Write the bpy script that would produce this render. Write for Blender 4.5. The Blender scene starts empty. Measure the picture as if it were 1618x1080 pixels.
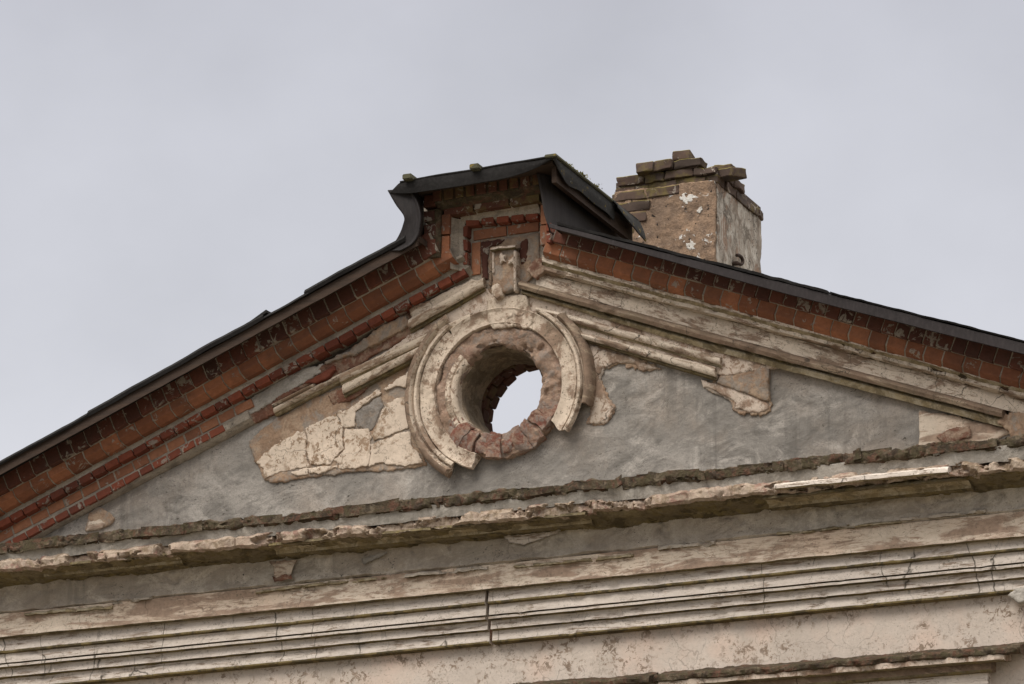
import bpy, bmesh, math, random
import numpy as np
from mathutils import Vector, Matrix
random.seed(7); np.random.seed(7)
S = bpy.context.scene
COL = S.collection
R = math.radians
# ------------------------------------------------------------------ camera
W, H = 1618.0, 1080.0
TH, PH, F, DIST, ZO = R(22.0), R(16.5), 8550.0, 38.0, 12.4
OX, OY = 794.0, 619.0                       # photo position of the oculus centre
RIGHT = np.array([math.cos(TH), math.sin(TH), 0])
VIEW = np.array([-math.sin(TH)*math.cos(PH), math.cos(TH)*math.cos(PH), math.sin(PH)])
UP = np.cross(RIGHT, VIEW)
def ray(px, py):
    return VIEW + RIGHT*((px-W/2)/F) + UP*((H/2-py)/F)
_r = ray(OX, OY)
CAMP = np.array([0, 0, ZO]) - _r*DIST
def un(px, py, y):                          # photo point on the plane at depth y -> (x, z)
    r = ray(px, py); t = (y-CAMP[1])/r[1]; p = CAMP + r*t
    return (p[0], p[2])
def unx(px, py, x):                         # on a plane x = const -> (y, z)
    r = ray(px, py); t = (x-CAMP[0])/r[0]; p = CAMP + r*t
    return (p[1], p[2])
cam = bpy.data.cameras.new('camera'); co = bpy.data.objects.new('camera', cam); COL.objects.link(co)
cam.sensor_width = 36; cam.sensor_fit = 'HORIZONTAL'; cam.lens = 36*F/W; cam.clip_end = 3000; cam.clip_start = 0.5
M = Matrix.Identity(4)
for i in range(3):
    M[i][0] = RIGHT[i]; M[i][1] = UP[i]; M[i][2] = -VIEW[i]; M[i][3] = CAMP[i]
co.matrix_world = M
S.camera = co
# ------------------------------------------------------------------ light
SUN_EL, SUN_AZ = R(52), R(200)              # azimuth from +Y clockwise
wd = bpy.data.worlds.new('World'); S.world = wd; wd.use_nodes = True
nt = wd.node_tree; nt.nodes.clear()
def wn(t, **k):
    n = nt.nodes.new(t)
    for a, b in k.items(): setattr(n, a, b)
    return n
sky = wn('ShaderNodeTexSky', sky_type='NISHITA', sun_disc=False, sun_elevation=SUN_EL, sun_rotation=SUN_AZ)
skm = wn('ShaderNodeMixRGB', blend_type='MULTIPLY'); skm.inputs[0].default_value = 1; skm.inputs[2].default_value = (.08, .08, .08, 1)
nt.links.new(sky.outputs[0], skm.inputs[1])
tc = wn('ShaderNodeTexCoord'); sep = wn('ShaderNodeSeparateXYZ'); nt.links.new(tc.outputs['Generated'], sep.inputs[0])
# overcast deck: paler overhead, drifting soft cloud
rmp = wn('ShaderNodeValToRGB'); nt.links.new(sep.outputs['Z'], rmp.inputs[0])
e = rmp.color_ramp.elements
e[0].position = 0.0; e[0].color = (.37, .38, .41, 1)
e[1].position = 1.0; e[1].color = (1.8, 1.74, 1.66, 1)
for p, c in ((.225, (.415, .415, .434, 1)), (.265, (.375, .376, .398, 1)), (.30, (.348, .349, .373, 1)), (.345, (.318, .319, .345, 1)), (.48, (.60, .59, .59, 1))):
    q = e.new(p); q.color = c
mp = wn('ShaderNodeMapping'); mp.inputs['Scale'].default_value = (1, 1, 1.3); nt.links.new(tc.outputs['Generated'], mp.inputs[0])
cn = wn('ShaderNodeTexNoise'); cn.inputs['Scale'].default_value = 14; cn.inputs['Detail'].default_value = 5; cn.inputs['Roughness'].default_value = .5
nt.links.new(mp.outputs[0], cn.inputs['Vector'])
cr = wn('ShaderNodeMapRange'); cr.inputs['From Min'].default_value = .3; cr.inputs['From Max'].default_value = .7
cr.inputs['To Min'].default_value = .91; cr.inputs['To Max'].default_value = 1.09; nt.links.new(cn.outputs[0], cr.inputs[0])
cm = wn('ShaderNodeMixRGB', blend_type='MULTIPLY'); cm.inputs[0].default_value = 1
nt.links.new(rmp.outputs[0], cm.inputs[1]); nt.links.new(cr.outputs[0], cm.inputs[2])
fx = wn('ShaderNodeMixRGB'); fx.inputs[0].default_value = .93
nt.links.new(skm.outputs[0], fx.inputs[1]); nt.links.new(cm.outputs[0], fx.inputs[2])
bg = wn('ShaderNodeBackground'); bg.inputs[1].default_value = 1.0
wo = wn('ShaderNodeOutputWorld'); nt.links.new(fx.outputs[0], bg.inputs[0]); nt.links.new(bg.outputs[0], wo.inputs[0])
sl = bpy.data.lights.new('sun', 'SUN'); sl.energy = 1.5; sl.angle = R(40); sl.color = (1, .96, .9)
so = bpy.data.objects.new('sun', sl); COL.objects.link(so)
sd_ = Vector((math.sin(SUN_AZ)*math.cos(SUN_EL), math.cos(SUN_AZ)*math.cos(SUN_EL), math.sin(SUN_EL)))
so.rotation_euler = sd_.to_track_quat('Z', 'Y').to_euler(); so.location = (0, -20, 30)
vs = S.view_settings; vs.view_transform = 'Standard'; vs.look = 'None'; vs.gamma = 1; vs.exposure = 0.86; vs.use_curve_mapping = False
S.render.engine = 'CYCLES'
S.cycles.max_bounces = 6

# ------------------------------------------------------------------ noise
def _hash(i, j, k):
    n = (i*374761393 + j*668265263 + k*2147483647 + 1013904223) & 0x7fffffff
    n = (n ^ (n >> 13)) * 1274126177 & 0x7fffffff
    n = (n ^ (n >> 16)) * 2246822519 & 0x7fffffff
    return ((n ^ (n >> 15)) & 0xffff) / 65535.0*2-1
def vnoise(x, y, z):
    xi = np.floor(x).astype(np.int64); yi = np.floor(y).astype(np.int64); zi = np.floor(z).astype(np.int64)
    fx_ = x-xi; fy = y-yi; fz = z-zi
    u = fx_*fx_*(3-2*fx_); v = fy*fy*(3-2*fy); w = fz*fz*(3-2*fz)
    def h(a, b, c): return _hash(xi+a, yi+b, zi+c)
    a = h(0,0,0)*(1-u)+h(1,0,0)*u; b = h(0,1,0)*(1-u)+h(1,1,0)*u
    c = h(0,0,1)*(1-u)+h(1,0,1)*u; d = h(0,1,1)*(1-u)+h(1,1,1)*u
    return (a*(1-v)+b*v)*(1-w) + (c*(1-v)+d*v)*w
def fbm(P, freq, octv=4, seed=0, rough=.55):
    P = np.asarray(P, float); s = 0; a = 1; t = 0
    for o in range(octv):
        q = P*freq + seed*17.3 + o*5.7
        s = s + a*vnoise(q[..., 0], q[..., 1], q[..., 2]); t += a; a *= rough; freq *= 2.03
    return s/t

# ------------------------------------------------------------------ materials
class MB:
    def __init__(s, name, rough=.9):
        s.m = bpy.data.materials.new(name); s.m.use_nodes = True; s.t = s.m.node_tree
        s.b = s.t.nodes['Principled BSDF']; s.b.inputs['Roughness'].default_value = rough
        s.b.inputs['Specular IOR Level'].default_value = .25
        s.geo = s.t.nodes.new('ShaderNodeNewGeometry'); s.pos = s.geo.outputs['Position']; s.h = None
    def n(s, t, **k):
        n = s.t.nodes.new(t)
        for a, b in k.items(): setattr(n, a, b)
        return n
    def l(s, a, b): s.t.links.new(a, b)
    def vec(s, stretch=(1, 1, 1), rot=0, off=0):
        src = s.pos
        if rot:
            q = s.n('ShaderNodeMapping'); q.inputs['Rotation'].default_value = (0, rot, 0); s.l(src, q.inputs[0]); src = q.outputs[0]
        m = s.n('ShaderNodeMapping'); m.inputs['Scale'].default_value = stretch
        m.inputs['Location'].default_value = (off, off*1.7, off*.6); s.l(src, m.inputs[0]); return m.outputs[0]
    def noise(s, scale, detail=5, rough=.6, stretch=None, dist=0, rot=0, off=0):
        n = s.n('ShaderNodeTexNoise'); n.inputs['Scale'].default_value = scale; n.inputs['Detail'].default_value = detail
        n.inputs['Roughness'].default_value = rough; n.inputs['Distortion'].default_value = dist
        s.l(s.vec(stretch or (1, 1, 1), rot, off), n.inputs['Vector']); return n.outputs[0]
    def rng(s, x, lo, hi, a=0., b=1.):
        r = s.n('ShaderNodeMapRange'); r.inputs['From Min'].default_value = lo; r.inputs['From Max'].default_value = hi
        r.inputs['To Min'].default_value = a; r.inputs['To Max'].default_value = b; s.l(x, r.inputs[0]); return r.outputs[0]
    def math(s, op, a, b=None):
        m = s.n('ShaderNodeMath', operation=op)
        for i, v in enumerate((a, b)):
            if v is None: continue
            if isinstance(v, (int, float)): m.inputs[i].default_value = v
            else: s.l(v, m.inputs[i])
        return m.outputs[0]
    def mix(s, f, a, b, mode='MIX'):
        m = s.n('ShaderNodeMixRGB', blend_type=mode)
        for i, v in enumerate((f, a, b)):
            if isinstance(v, (int, float)): m.inputs[i].default_value = v
            elif isinstance(v, tuple): m.inputs[i].default_value = (*v, 1)
            else: s.l(v, m.inputs[i])
        return m.outputs[0]
    def crack(s, scale, width, warp=.25, stretch=(1, 1, 1)):
        nz = s.n('ShaderNodeTexNoise'); nz.inputs['Scale'].default_value = scale*1.6; nz.inputs['Detail'].default_value = 4
        s.l(s.pos, nz.inputs['Vector'])
        sc = s.n('ShaderNodeVectorMath', operation='SCALE'); s.l(nz.outputs['Color'], sc.inputs[0]); sc.inputs['Scale'].default_value = warp
        ad = s.n('ShaderNodeVectorMath', operation='ADD'); s.l(s.vec(stretch), ad.inputs[0]); s.l(sc.outputs[0], ad.inputs[1])
        v = s.n('ShaderNodeTexVoronoi', feature='DISTANCE_TO_EDGE'); v.inputs['Scale'].default_value = scale
        s.l(ad.outputs[0], v.inputs['Vector'])
        return s.rng(v.outputs['Distance'], 0, width, 1, 0)
    def sepz(s):
        q = s.n('ShaderNodeSeparateXYZ'); s.l(s.geo.outputs['Normal'], q.inputs[0]); return q.outputs['Z']
    def done(s, col, bumps, rough_f=None):
        s.l(col, s.b.inputs['Base Color']) if not isinstance(col, tuple) else None
        prev = None
        for hgt, st, dist in bumps:
            b = s.n('ShaderNodeBump'); b.inputs['Strength'].default_value = st; b.inputs['Distance'].default_value = dist
            s.l(hgt, b.inputs['Height'])
            if prev is not None: s.l(prev, b.inputs['Normal'])
            prev = b.outputs[0]
        if prev is not None: s.l(prev, s.b.inputs['Normal'])
        return s.m

def m_plaster(name, cream, under, amt=.5, dirt=.35, stretch=(1, 1, 1), crack=1.0, warm=None, hi=.06, seed=0, rot=0, dirtc=(.10, .085, .06), grime=None, vcrack=0):
    """old limewashed plaster: paint flaked off to the undercoat, dark specks, hairline cracks, rain stains"""
    b = MB(name)
    col = b.mix(b.rng(b.noise(2.2, 4, .6, off=seed), .3, .7), cream, tuple(c*.82 for c in cream))
    col = b.mix(b.rng(b.noise(38, 4, .7, off=seed), .35, .75, 0, .45), col, tuple(c*.62 for c in cream))
    if warm: col = b.mix(b.rng(b.noise(1.6, 4, .65, off=seed+3), .48, .68, 0, .85), col, warm)
    f = b.rng(b.noise(5.0, 9, .7, stretch, .35, rot, seed+1), 1-amt-hi-.03, 1-amt-.015)
    ucol = b.mix(b.rng(b.noise(16, 6, .7, off=seed), .35, .65), under, tuple(c*.62 for c in under))
    col = b.mix(f, col, ucol)
    fl = b.rng(b.noise(24, 7, .74, stretch, .5, rot, seed+2), .535, .56)
    fl = b.math('MULTIPLY', fl, b.rng(b.noise(3.5, 4, .6, off=seed+5), .44, .56))
    col = b.mix(fl, col, ucol)
    st = b.rng(b.noise(3.0, 8, .75, stretch, .2, rot, seed+9), .5, .68, 0, dirt)
    col = b.mix(st, col, grime or (.19, .15, .10))
    sp = b.rng(b.noise(58, 4, .68, off=seed), .575, .63)
    sp = b.math('MULTIPLY', sp, b.rng(b.noise(4, 4, .6, off=seed+7), .40, .56, 0, min(1, dirt*2.2)))
    col = b.mix(sp, col, dirtc)
    hs = [(b.noise(60, 6, .7), .5, .006), (f, -.7, .008), (fl, -.5, .005), (b.noise(11, 6, .65), .3, .012)]
    if crack:
        t1 = b.math('ABSOLUTE', b.math('SUBTRACT', b.noise(3.2, 6, .62, dist=.4, off=seed+11), .5))
        t1 = b.math('MULTIPLY', b.rng(t1, .0, .0045, 1, 0), b.rng(b.noise(2.6, 4, .6, off=seed+4), .45, .55, 0, crack))
        cr = b.crack(2.6, .012, .3)
        cr = b.math('MULTIPLY', cr, b.rng(b.noise(1.8, 3, .5, off=seed+4), .47, .58, 0, crack))
        cr = b.math('MAXIMUM', cr, t1)
        col = b.mix(cr, col, (.05, .04, .03)); hs.append((cr, -.8, .006))
    if vcrack:
        vc = b.crack(2.4, .010, .12, (1, .2, .12)); vc = b.math('MULTIPLY', vc, b.rng(b.noise(2.2, 4, .6, off=seed+14), .46, .54))
        col = b.mix(vc, col, (.06, .05, .038)); hs.append((vc, -.9, .008))
    return b.done(col, hs)
def m_cement(name, c, c2, pink=0., seed=0, tears=.8):
    """hand trowelled cement render: cloudy grey, pits, trowel tears and dark stains"""
    b = MB(name, .95)
    col = b.mix(b.rng(b.noise(1.1, 9, .7, (1, 1, 1.4), .6, 0, seed), .44, .56), c, c2)
    col = b.mix(b.rng(b.noise(3.6, 9, .74, (1, 1, 2), 1.2, .3, seed+1), .48, .64, 0, .8), col, tuple(x*.58 for x in c2))
    col = b.mix(b.rng(b.noise(2.7, 9, .74, (1, 1, 1.6), 1.0, .2, seed+2), .52, .62, 0, .7), col, tuple(min(1, x*1.32) for x in c))
    if pink: col = b.mix(b.rng(b.noise(1.3, 6, .65, off=seed+4), .45, .62, 0, pink), col, (.35, .28, .22))
    # run-off streaks
    rs = b.math('MULTIPLY', b.rng(b.noise(9, 5, .6, (1.6, 1, .12), .2, 0, seed+5), .5, .68), b.rng(b.noise(1.6, 4, .6, off=seed+12), .46, .6, 0, .6))
    col = b.mix(rs, col, tuple(x*.5 for x in c2))
    col = b.mix(b.rng(b.noise(90, 4, .7), .42, .66, 0, .4), col, tuple(x*.6 for x in c2))
    pit = b.math('MULTIPLY', b.rng(b.noise(36, 5, .7, (1, 1, 1.8), .8, .25), .59, .64), b.rng(b.noise(3.6, 5, .65, off=3), .52, .60))
    tr = b.math('ABSOLUTE', b.math('SUBTRACT', b.noise(2.6, 7, .68, (1, 1, 2.0), 1.0, .25, seed+6), .5))
    tr = b.math('MULTIPLY', b.rng(tr, 0, .006, 1, 0), b.rng(b.noise(3, 5, .65, off=seed+8), .48, .56, 0, tears))
    pit = b.math('MAXIMUM', pit, tr)
    col = b.mix(pit, col, (.06, .052, .042))
    # overlapping trowel sweeps
    v = b.n('ShaderNodeTexVoronoi', feature='F1'); v.inputs['Scale'].default_value = 4.5
    nz = b.n('ShaderNodeTexNoise'); nz.inputs['Scale'].default_value = 3; nz.inputs['Detail'].default_value = 5; b.l(b.pos, nz.inputs['Vector'])
    ad = b.n('ShaderNodeVectorMath', operation='ADD'); b.l(nz.outputs['Color'], ad.inputs[0]); b.l(b.vec((1, 1, 1.6), .3), ad.inputs[1]); b.l(ad.outputs[0], v.inputs['Vector'])
    return b.done(col, [(v.outputs['Distance'], .2, .05), (b.noise(9, 9, .7, (1, 1, 1.3), .6, .25), .4, .03), (b.noise(45, 6, .75), .28, .008), (pit, -.9, .012)])
def m_brick(name, c, c2, smear=.4, mort=(.38, .325, .265), moss=0., seed=0, stain=.5, lichen=0):
    b = MB(name, .88)
    isl = b.geo.outputs['Random Per Island']
    col = b.mix(isl, c, c2)
    col = b.mix(b.rng(b.noise(30, 6, .7, off=seed), .35, .75, 0, .5), col, tuple(x*.5 for x in c2))
    k = b.math('FRACT', b.math('MULTIPLY', isl, 7.31))
    thr = b.rng(k, 0, 1, .78-.2*smear, .92-.1*smear)
    sm = b.rng(b.math('SUBTRACT', b.noise(15, 5, .68, dist=.7, off=seed), b.math('MULTIPLY', thr, .78)), .0, .03, 0, .85)
    col = b.mix(sm, col, b.mix(b.noise(40, 3), mort, tuple(x*.6 for x in mort)))
    st = b.rng(b.noise(4, 6, .7, off=seed+3), .46, .75, 0, stain)
    col = b.mix(st, col, (.055, .04, .032))
    if lichen: col = b.mix(b.math('MULTIPLY', b.rng(b.sepz(), .35, .7), b.rng(b.noise(9, 5, .6), .35, .5, .35, 1)), col, (.17, .14, .03))
    if moss: col = b.mix(b.rng(b.noise(7, 6, .7, off=seed+8), .52-.2*moss, .66, 0, .85), col, (.13, .10, .035))
    return b.done(col, [(b.noise(80, 5, .7), .35, .004), (sm, .5, .004), (b.noise(14, 4, .6), .35, .008)])
def m_rough(name, cols, scale=6, bump=.03, seed=0, fine=60):
    """rubble: several colours broken up by noise"""
    b = MB(name, .95); col = cols[0]
    for i, c in enumerate(cols[1:]):
        f = b.rng(b.noise(scale*(1+.5*i), 8, .72, dist=.6, off=seed+i*2.3), .48, .56, 0, .9)
        col = b.mix(f, col, c)
    col = b.mix(b.rng(b.noise(fine, 5, .7), .4, .75, 0, .55), col, tuple(x*.4 for x in cols[0]))
    return b.done(col, [(b.noise(scale*2.5, 8, .7, dist=.7), .8, bump), (b.noise(fine, 5, .7), .45, .008)])
def m_dark(name, c, c2, rough=.7, spec=.3, lichen=0., grain=None, bump=.3):
    b = MB(name, rough); b.b.inputs['Specular IOR Level'].default_value = spec
    col = b.mix(b.rng(b.noise(5, 6, .65, grain), .35, .7), c, c2)
    col = b.mix(b.rng(b.noise(60, 4, .7, grain), .45, .75, 0, .5), col, tuple(x*1.7 for x in c2))
    if lichen:
        col = b.mix(b.rng(b.noise(13, 5, .6, off=2), .62, .66, 0, lichen), col, (.23, .16, .03))
        col = b.mix(b.rng(b.noise(30, 4, .6, off=5), .66, .7, 0, lichen), col, (.3, .3, .24))
    return b.done(col, [(b.noise(110, 3, .6, grain), bump, .004), (b.noise(7, 4, .6, grain), .3, .012)])

CREAM, UNDER = (.60, .49, .395), (.31, .21, .148)
m = {}
m['cream'] = m_plaster('cream_plaster', CREAM, UNDER, .41, .35, (1, 1, 1), 1)
m['patch'] = m_plaster('cracked_cream_plaster', (.66, .54, .425), (.31, .21, .135), .36, .22, (1, 1, 1), 1, seed=2)
m['rakeL'] = m_plaster('left_moulding_plaster', (.60, .495, .385), (.29, .2, .135), .42, .32, (.55, 1, 2.2), 1, rot=R(22), seed=4)
m['rakeR'] = m_plaster('right_moulding_plaster', (.645, .54, .43), (.28, .195, .138), .41, .32, (.55, 1, 2.2), 1, rot=R(-22), seed=6)
m['roll'] = m_plaster('bare_moulding_plaster', (.38, .29, .205), (.24, .165, .115), .5, .6, (.5, 1, 2.5), 1, rot=R(-22), seed=8)
m['ring'] = m_plaster('ring_plaster', (.61, .50, .39), (.29, .2, .14), .40, .4, (1, 1, 1), .6, seed=9)
m['arch'] = m_plaster('architrave_limewash', (.67, .585, .505), (.33, .25, .19), .33, .28, (.35, 1, 3), .25, vcrack=1, seed=11)
m['band'] = m_plaster('pink_cream_limewash', (.66, .55, .435), (.36, .255, .185), .43, .3, (.4, 1, 2), .5, warm=(.58, .44, .33), seed=13)
m['wall'] = m_plaster('pale_pink_limewash', (.61, .52, .44), (.31, .23, .17), .28, .22, (1, 1, 1), .45, warm=(.61, .46, .37), seed=15)
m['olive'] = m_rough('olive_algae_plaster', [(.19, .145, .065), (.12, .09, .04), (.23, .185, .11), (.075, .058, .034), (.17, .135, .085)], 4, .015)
m['olivepale'] = m_rough('yellowed_plaster', [(.36, .29, .18), (.26, .20, .11), (.42, .36, .26), (.19, .15, .09)], 5, .008)
m['under'] = m_rough('brown_undercoat', [(.33, .22, .145), (.25, .165, .11), (.40, .29, .2), (.28, .24, .2)], 4, .02)
m['greyblot'] = m_rough('grey_brown_undercoat', [(.25, .215, .18), (.31, .23, .165), (.19, .165, .14), (.28, .25, .22)], 5, .02)
m['rubble'] = m_rough('exposed_rubble_brick', [(.29, .195, .135), (.22, .09, .055), (.37, .27, .195), (.17, .075, .05)], 5, .035)
m['ringbrick'] = m_rough('spalled_brick_ring', [(.32, .21, .145), (.24, .15, .11), (.38, .27, .20), (.25, .205, .17), (.30, .205, .145)], 5, .03, seed=3)
m['ringred'] = m_rough('spalled_red_brick', [(.20, .08, .054), (.33, .225, .16), (.17, .066, .046), (.29, .195, .14), (.25, .2, .165)], 6, .03, seed=5)
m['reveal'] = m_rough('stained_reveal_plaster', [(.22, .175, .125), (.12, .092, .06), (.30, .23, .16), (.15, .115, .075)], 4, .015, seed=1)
m['cement'] = m_cement('grey_cement', (.32, .291, .257), (.22, .200, .176), .5)
m['cement2'] = m_cement('pale_cement', (.43, .39, .34), (.31, .28, .24), 0, 5)
m['frieze'] = m_cement('frieze_cement', (.50, .44, .365), (.37, .32, .26), .4, 9)
m['mortar'] = m_cement('brick_mortar', (.35, .30, .24), (.24, .20, .16), 0, 3, .3)
m['lip'] = m_rough('broken_cornice_edge', [(.40, .30, .23), (.27, .15, .115), (.46, .37, .29), (.22, .16, .10), (.42, .33, .25)], 5, .03, seed=4)
m['coping'] = m_rough('mossy_broken_coping', [(.12, .06, .038), (.085, .066, .042), (.15, .12, .08), (.042, .033, .022), (.07, .058, .03)], 6, .04, seed=8)
m['c1'] = m_brick('dark_red_brick', (.15, .052, .031), (.07, .028, .02), .5, seed=1)
m['c2'] = m_brick('orange_brick', (.36, .145, .072), (.18, .07, .037), .3, seed=2, stain=.55)
m['c3'] = m_brick('red_brick', (.26, .072, .038), (.14, .042, .026), .5, seed=3)
m['c4'] = m_brick('salmon_brick', (.40, .18, .095), (.23, .095, .053), .35, seed=4, stain=.4)
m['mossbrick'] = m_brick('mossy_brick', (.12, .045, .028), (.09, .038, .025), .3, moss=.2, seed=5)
m['oldbrick'] = m_brick('weathered_chimney_brick', (.10, .062, .045), (.06, .044, .035), .4, seed=6, stain=.9, moss=.06, lichen=1)
m['felt'] = m_dark('black_roofing_felt', (.015, .0138, .0132), (.025, .0232, .0222), .9, .08, .0)
m['feltl'] = m_dark('lichened_roofing_felt', (.026, .025, .023), (.038, .036, .034), .9, .1, .5)
m['sheet'] = m_dark('brown_grey_sheet_metal', (.015, .0125, .012), (.024, .02, .019), .5, .12, 0, (1, 1, .3), .08)
m['cheek'] = m_dark('dark_sheet_cladding', (.028, .023, .021), (.04, .034, .031), .7, .15, 0, (3, 3, .2), .1)
m['wood'] = m_dark('weathered_brown_board', (.062, .04, .028), (.038, .027, .021), .85, .2, 0, (.4, 1, 6), .4)
m['batten'] = m_dark('mossy_grey_batten', (.09, .085, .05), (.06, .055, .035), .9, .2, .6)
m['edge'] = m_dark('dark_metal_edge', (.021, .0175, .0172), (.03, .025, .0245), .75, .1, 0, (1, 1, .3), .08)
m['iron'] = m_dark('rusted_iron', (.03, .02, .016), (.05, .028, .018), .8, .3)
m['drip'] = m_rough('olive_drip_painted_shade', [(.17, .125, .05), (.10, .075, .035), (.21, .16, .075), (.06, .047, .028)], 4, .008)  # olive stain, darkened further to paint the shadow line under each fascia
m['fleck'] = m_rough('white_paint_remnant', [(.58, .55, .50), (.40, .35, .29), (.62, .59, .54)], 14, .006)
m['moss'] = m_rough('yellow_green_moss', [(.16, .15, .03), (.09, .09, .025), (.22, .18, .04)], 30, .01)
m['ground'] = m_rough('trodden_gravel_yard', [(.17, .145, .11), (.14, .12, .09), (.12, .11, .075)], .6, .05, fine=9)
b = MB('chimney_render', .95)
col = b.mix(b.rng(b.noise(6, 7, .7), .35, .7), (.34, .225, .145), (.20, .135, .09))
col = b.mix(b.rng(b.noise(17, 8, .76), .45, .62, 0, .85), col, (.13, .088, .062))
col = b.mix(b.rng(b.noise(3.2, 6, .7, off=8), .45, .6, 0, .5), col, (.16, .115, .085))
col = b.mix(b.rng(b.noise(60, 4, .7, off=2), .55, .72, 0, .5), col, (.42, .31, .22))
w_ = b.math('MULTIPLY', b.rng(b.noise(9, 7, .7, dist=.5, off=12.6), .60, .615), b.rng(b.noise(2.3, 2, .5, off=4), .46, .5))
col = b.mix(w_, col, (.66, .64, .60))
hole = b.rng(b.noise(26, 3, .6, off=9), .655, .68); col = b.mix(hole, col, (.03, .022, .018))
m['render'] = b.done(col, [(b.noise(18, 8, .72), .8, .03), (b.noise(70, 5, .7), .5, .008), (hole, -1, .03)])
b = MB('whitewashed_render', .95)
col = b.mix(b.rng(b.noise(5, 7, .7, (1, 1, .6)), .4, .62), (.50, .455, .39), (.22, .175, .135))
col = b.mix(b.rng(b.noise(9, 8, .75, (1, 1, .6), .8), .5, .58, 0, .85), col, (.13, .105, .08))
col = b.mix(b.rng(b.noise(4, 8, .72, (1, 1, .7), .8, off=5), .53, .58, 0, .9), col, (.25, .165, .115))
ck = b.crack(5, .03, .35, (1, 1, .55)); ck = b.math('MULTIPLY', ck, b.rng(b.noise(3, 2), .42, .55)); col = b.mix(ck, col, (.05, .04, .03))
m['whitewash'] = b.done(col, [(b.noise(16, 7, .7), .7, .02), (ck, -.8, .01), (b.noise(60, 5, .7), .4, .006)])

# ------------------------------------------------------------------ object helpers
def obj(name, verts, faces, mats, parent=None, mi=None, smooth=False, label=None):
    me = bpy.data.meshes.new(name)
    me.from_pydata([tuple(map(float, v)) for v in verts], [], [tuple(map(int, f)) for f in faces])
    for k in ([mats] if isinstance(mats, str) else mats): me.materials.append(m[k])
    if mi is not None: me.polygons.foreach_set('material_index', np.asarray(mi, np.int32))
    if smooth: me.polygons.foreach_set('use_smooth', np.ones(len(me.polygons), bool))
    me.update()
    bm = bmesh.new(); bm.from_mesh(me); bmesh.ops.recalc_face_normals(bm, faces=bm.faces); bm.to_mesh(me); bm.free()
    o = bpy.data.objects.new(name, me); COL.objects.link(o)
    if parent is not None: o.parent = parent
    if label: o['label'] = label
    return o
def empty(name, parent=None, loc=(0, 0, 0)):
    o = bpy.data.objects.new(name, None); COL.objects.link(o); o.location = loc
    if parent is not None: o.parent = parent
    return o
def line(y, *pts):
    """a line seen at photo points pts, lying in the plane at depth y -> depth and z(x)"""
    q = sorted(un(px, py, y) for px, py in pts)
    xs = np.array([a for a, _ in q]); zs = np.array([c for _, c in q])
    s0 = (zs[1]-zs[0])/(xs[1]-xs[0]); s1 = (zs[-1]-zs[-2])/(xs[-1]-xs[-2])
    def f(x):
        z = np.interp(x, xs, zs)
        z = np.where(x < xs[0], zs[0]+(x-xs[0])*s0, z); return np.where(x > xs[-1], zs[-1]+(x-xs[-1])*s1, z)
    return (y, f)
def shift(l, y, dz=0.): return (y, lambda x, f=l[1]: f(x)+dz)
def loft(name, lines, X0, X1, mats, parent, seg=None, step=.02, amp=.002, freq=9, chip=0., chipf=7, chipt=.25, rag=0., sub=.02, seed=0, smooth=True, cap=True, label=None, ragf=6, block=None):
    """a run of moulding: consecutive lines joined into a surface, worn by noise; seg = material index of each strip"""
    n = max(2, int((X1-X0)/step)); xs = np.linspace(X0, X1, n)
    rows = [np.stack([xs, np.full(n, y), f(xs)], 1) for y, f in lines]
    out = []; segs = []
    for i in range(len(rows)-1):
        d = np.mean(np.linalg.norm(rows[i+1]-rows[i], axis=1)); k = max(1, min(14, int(d/sub)))
        if abs(lines[i+1][0]-lines[i][0]) > .35: k = min(k, 4)
        for j in range(k):
            out.append(rows[i]*(1-j/k)+rows[i+1]*(j/k)); segs.append(seg[i] if seg else 0)
    out.append(rows[-1])
    V = np.array(out); nr = len(V)
    if rag:
        r = fbm(np.stack([xs, xs*0, xs*0], 1), ragf, 5, seed+3); V[:, :, 2] += (rag*r)[None, :]
    if block:
        L_, ay, az = block; w = xs/L_+.45*fbm(np.stack([xs, xs*0, xs*0], 1), 3, 3, seed+6); ci = np.floor(w).astype(np.int64); fr = w-ci
        hy = _hash(ci, ci*0+seed, ci*0+3); hz = _hash(ci, ci*0+seed, ci*0+9); gp = (np.minimum(fr, 1-fr)*L_ < step*.8)
        fz = np.linspace(-1, 1, len(V))[:, None]
        V[:, :, 1] += ay*hy[None, :]+ay*1.2*gp[None, :]; V[:, :, 2] += az*hz[None, :]*np.abs(fz)-az*.8*gp[None, :]*fz*-1*0
    if amp:
        V[:, :, 1] += amp*fbm(V, freq, 4, seed); V[:, :, 2] += amp*.8*fbm(V, freq, 4, seed+5)
    if chip:
        c = np.clip(fbm(V, chipf, 5, seed+9)-chipt, 0, 1); V[:, :, 1] += chip*np.minimum(1, c*6)
        V[:, :, 2] += chip*.3*np.minimum(1, c*6)*fbm(V, 30, 2, seed+2)
    verts = V.reshape(-1, 3); faces = []; mi = []
    for i in range(nr-1):
        for j in range(n-1):
            a = i*n+j; faces.append((a, a+1, a+n+1, a+n)); mi.append(segs[i])
    if cap:
        faces.append([i*n for i in range(nr)]); mi.append(segs[0]); faces.append([i*n+n-1 for i in range(nr)][::-1]); mi.append(segs[0])
        
    o = obj(name, verts, faces, mats, parent, mi, False, label)
    if smooth:
        for p in o.data.polygons: p.use_smooth = len(p.vertices) == 4
        o.data.set_sharp_from_angle(angle=R(40)) if hasattr(o.data, 'set_sharp_from_angle') else None
    return o
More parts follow.
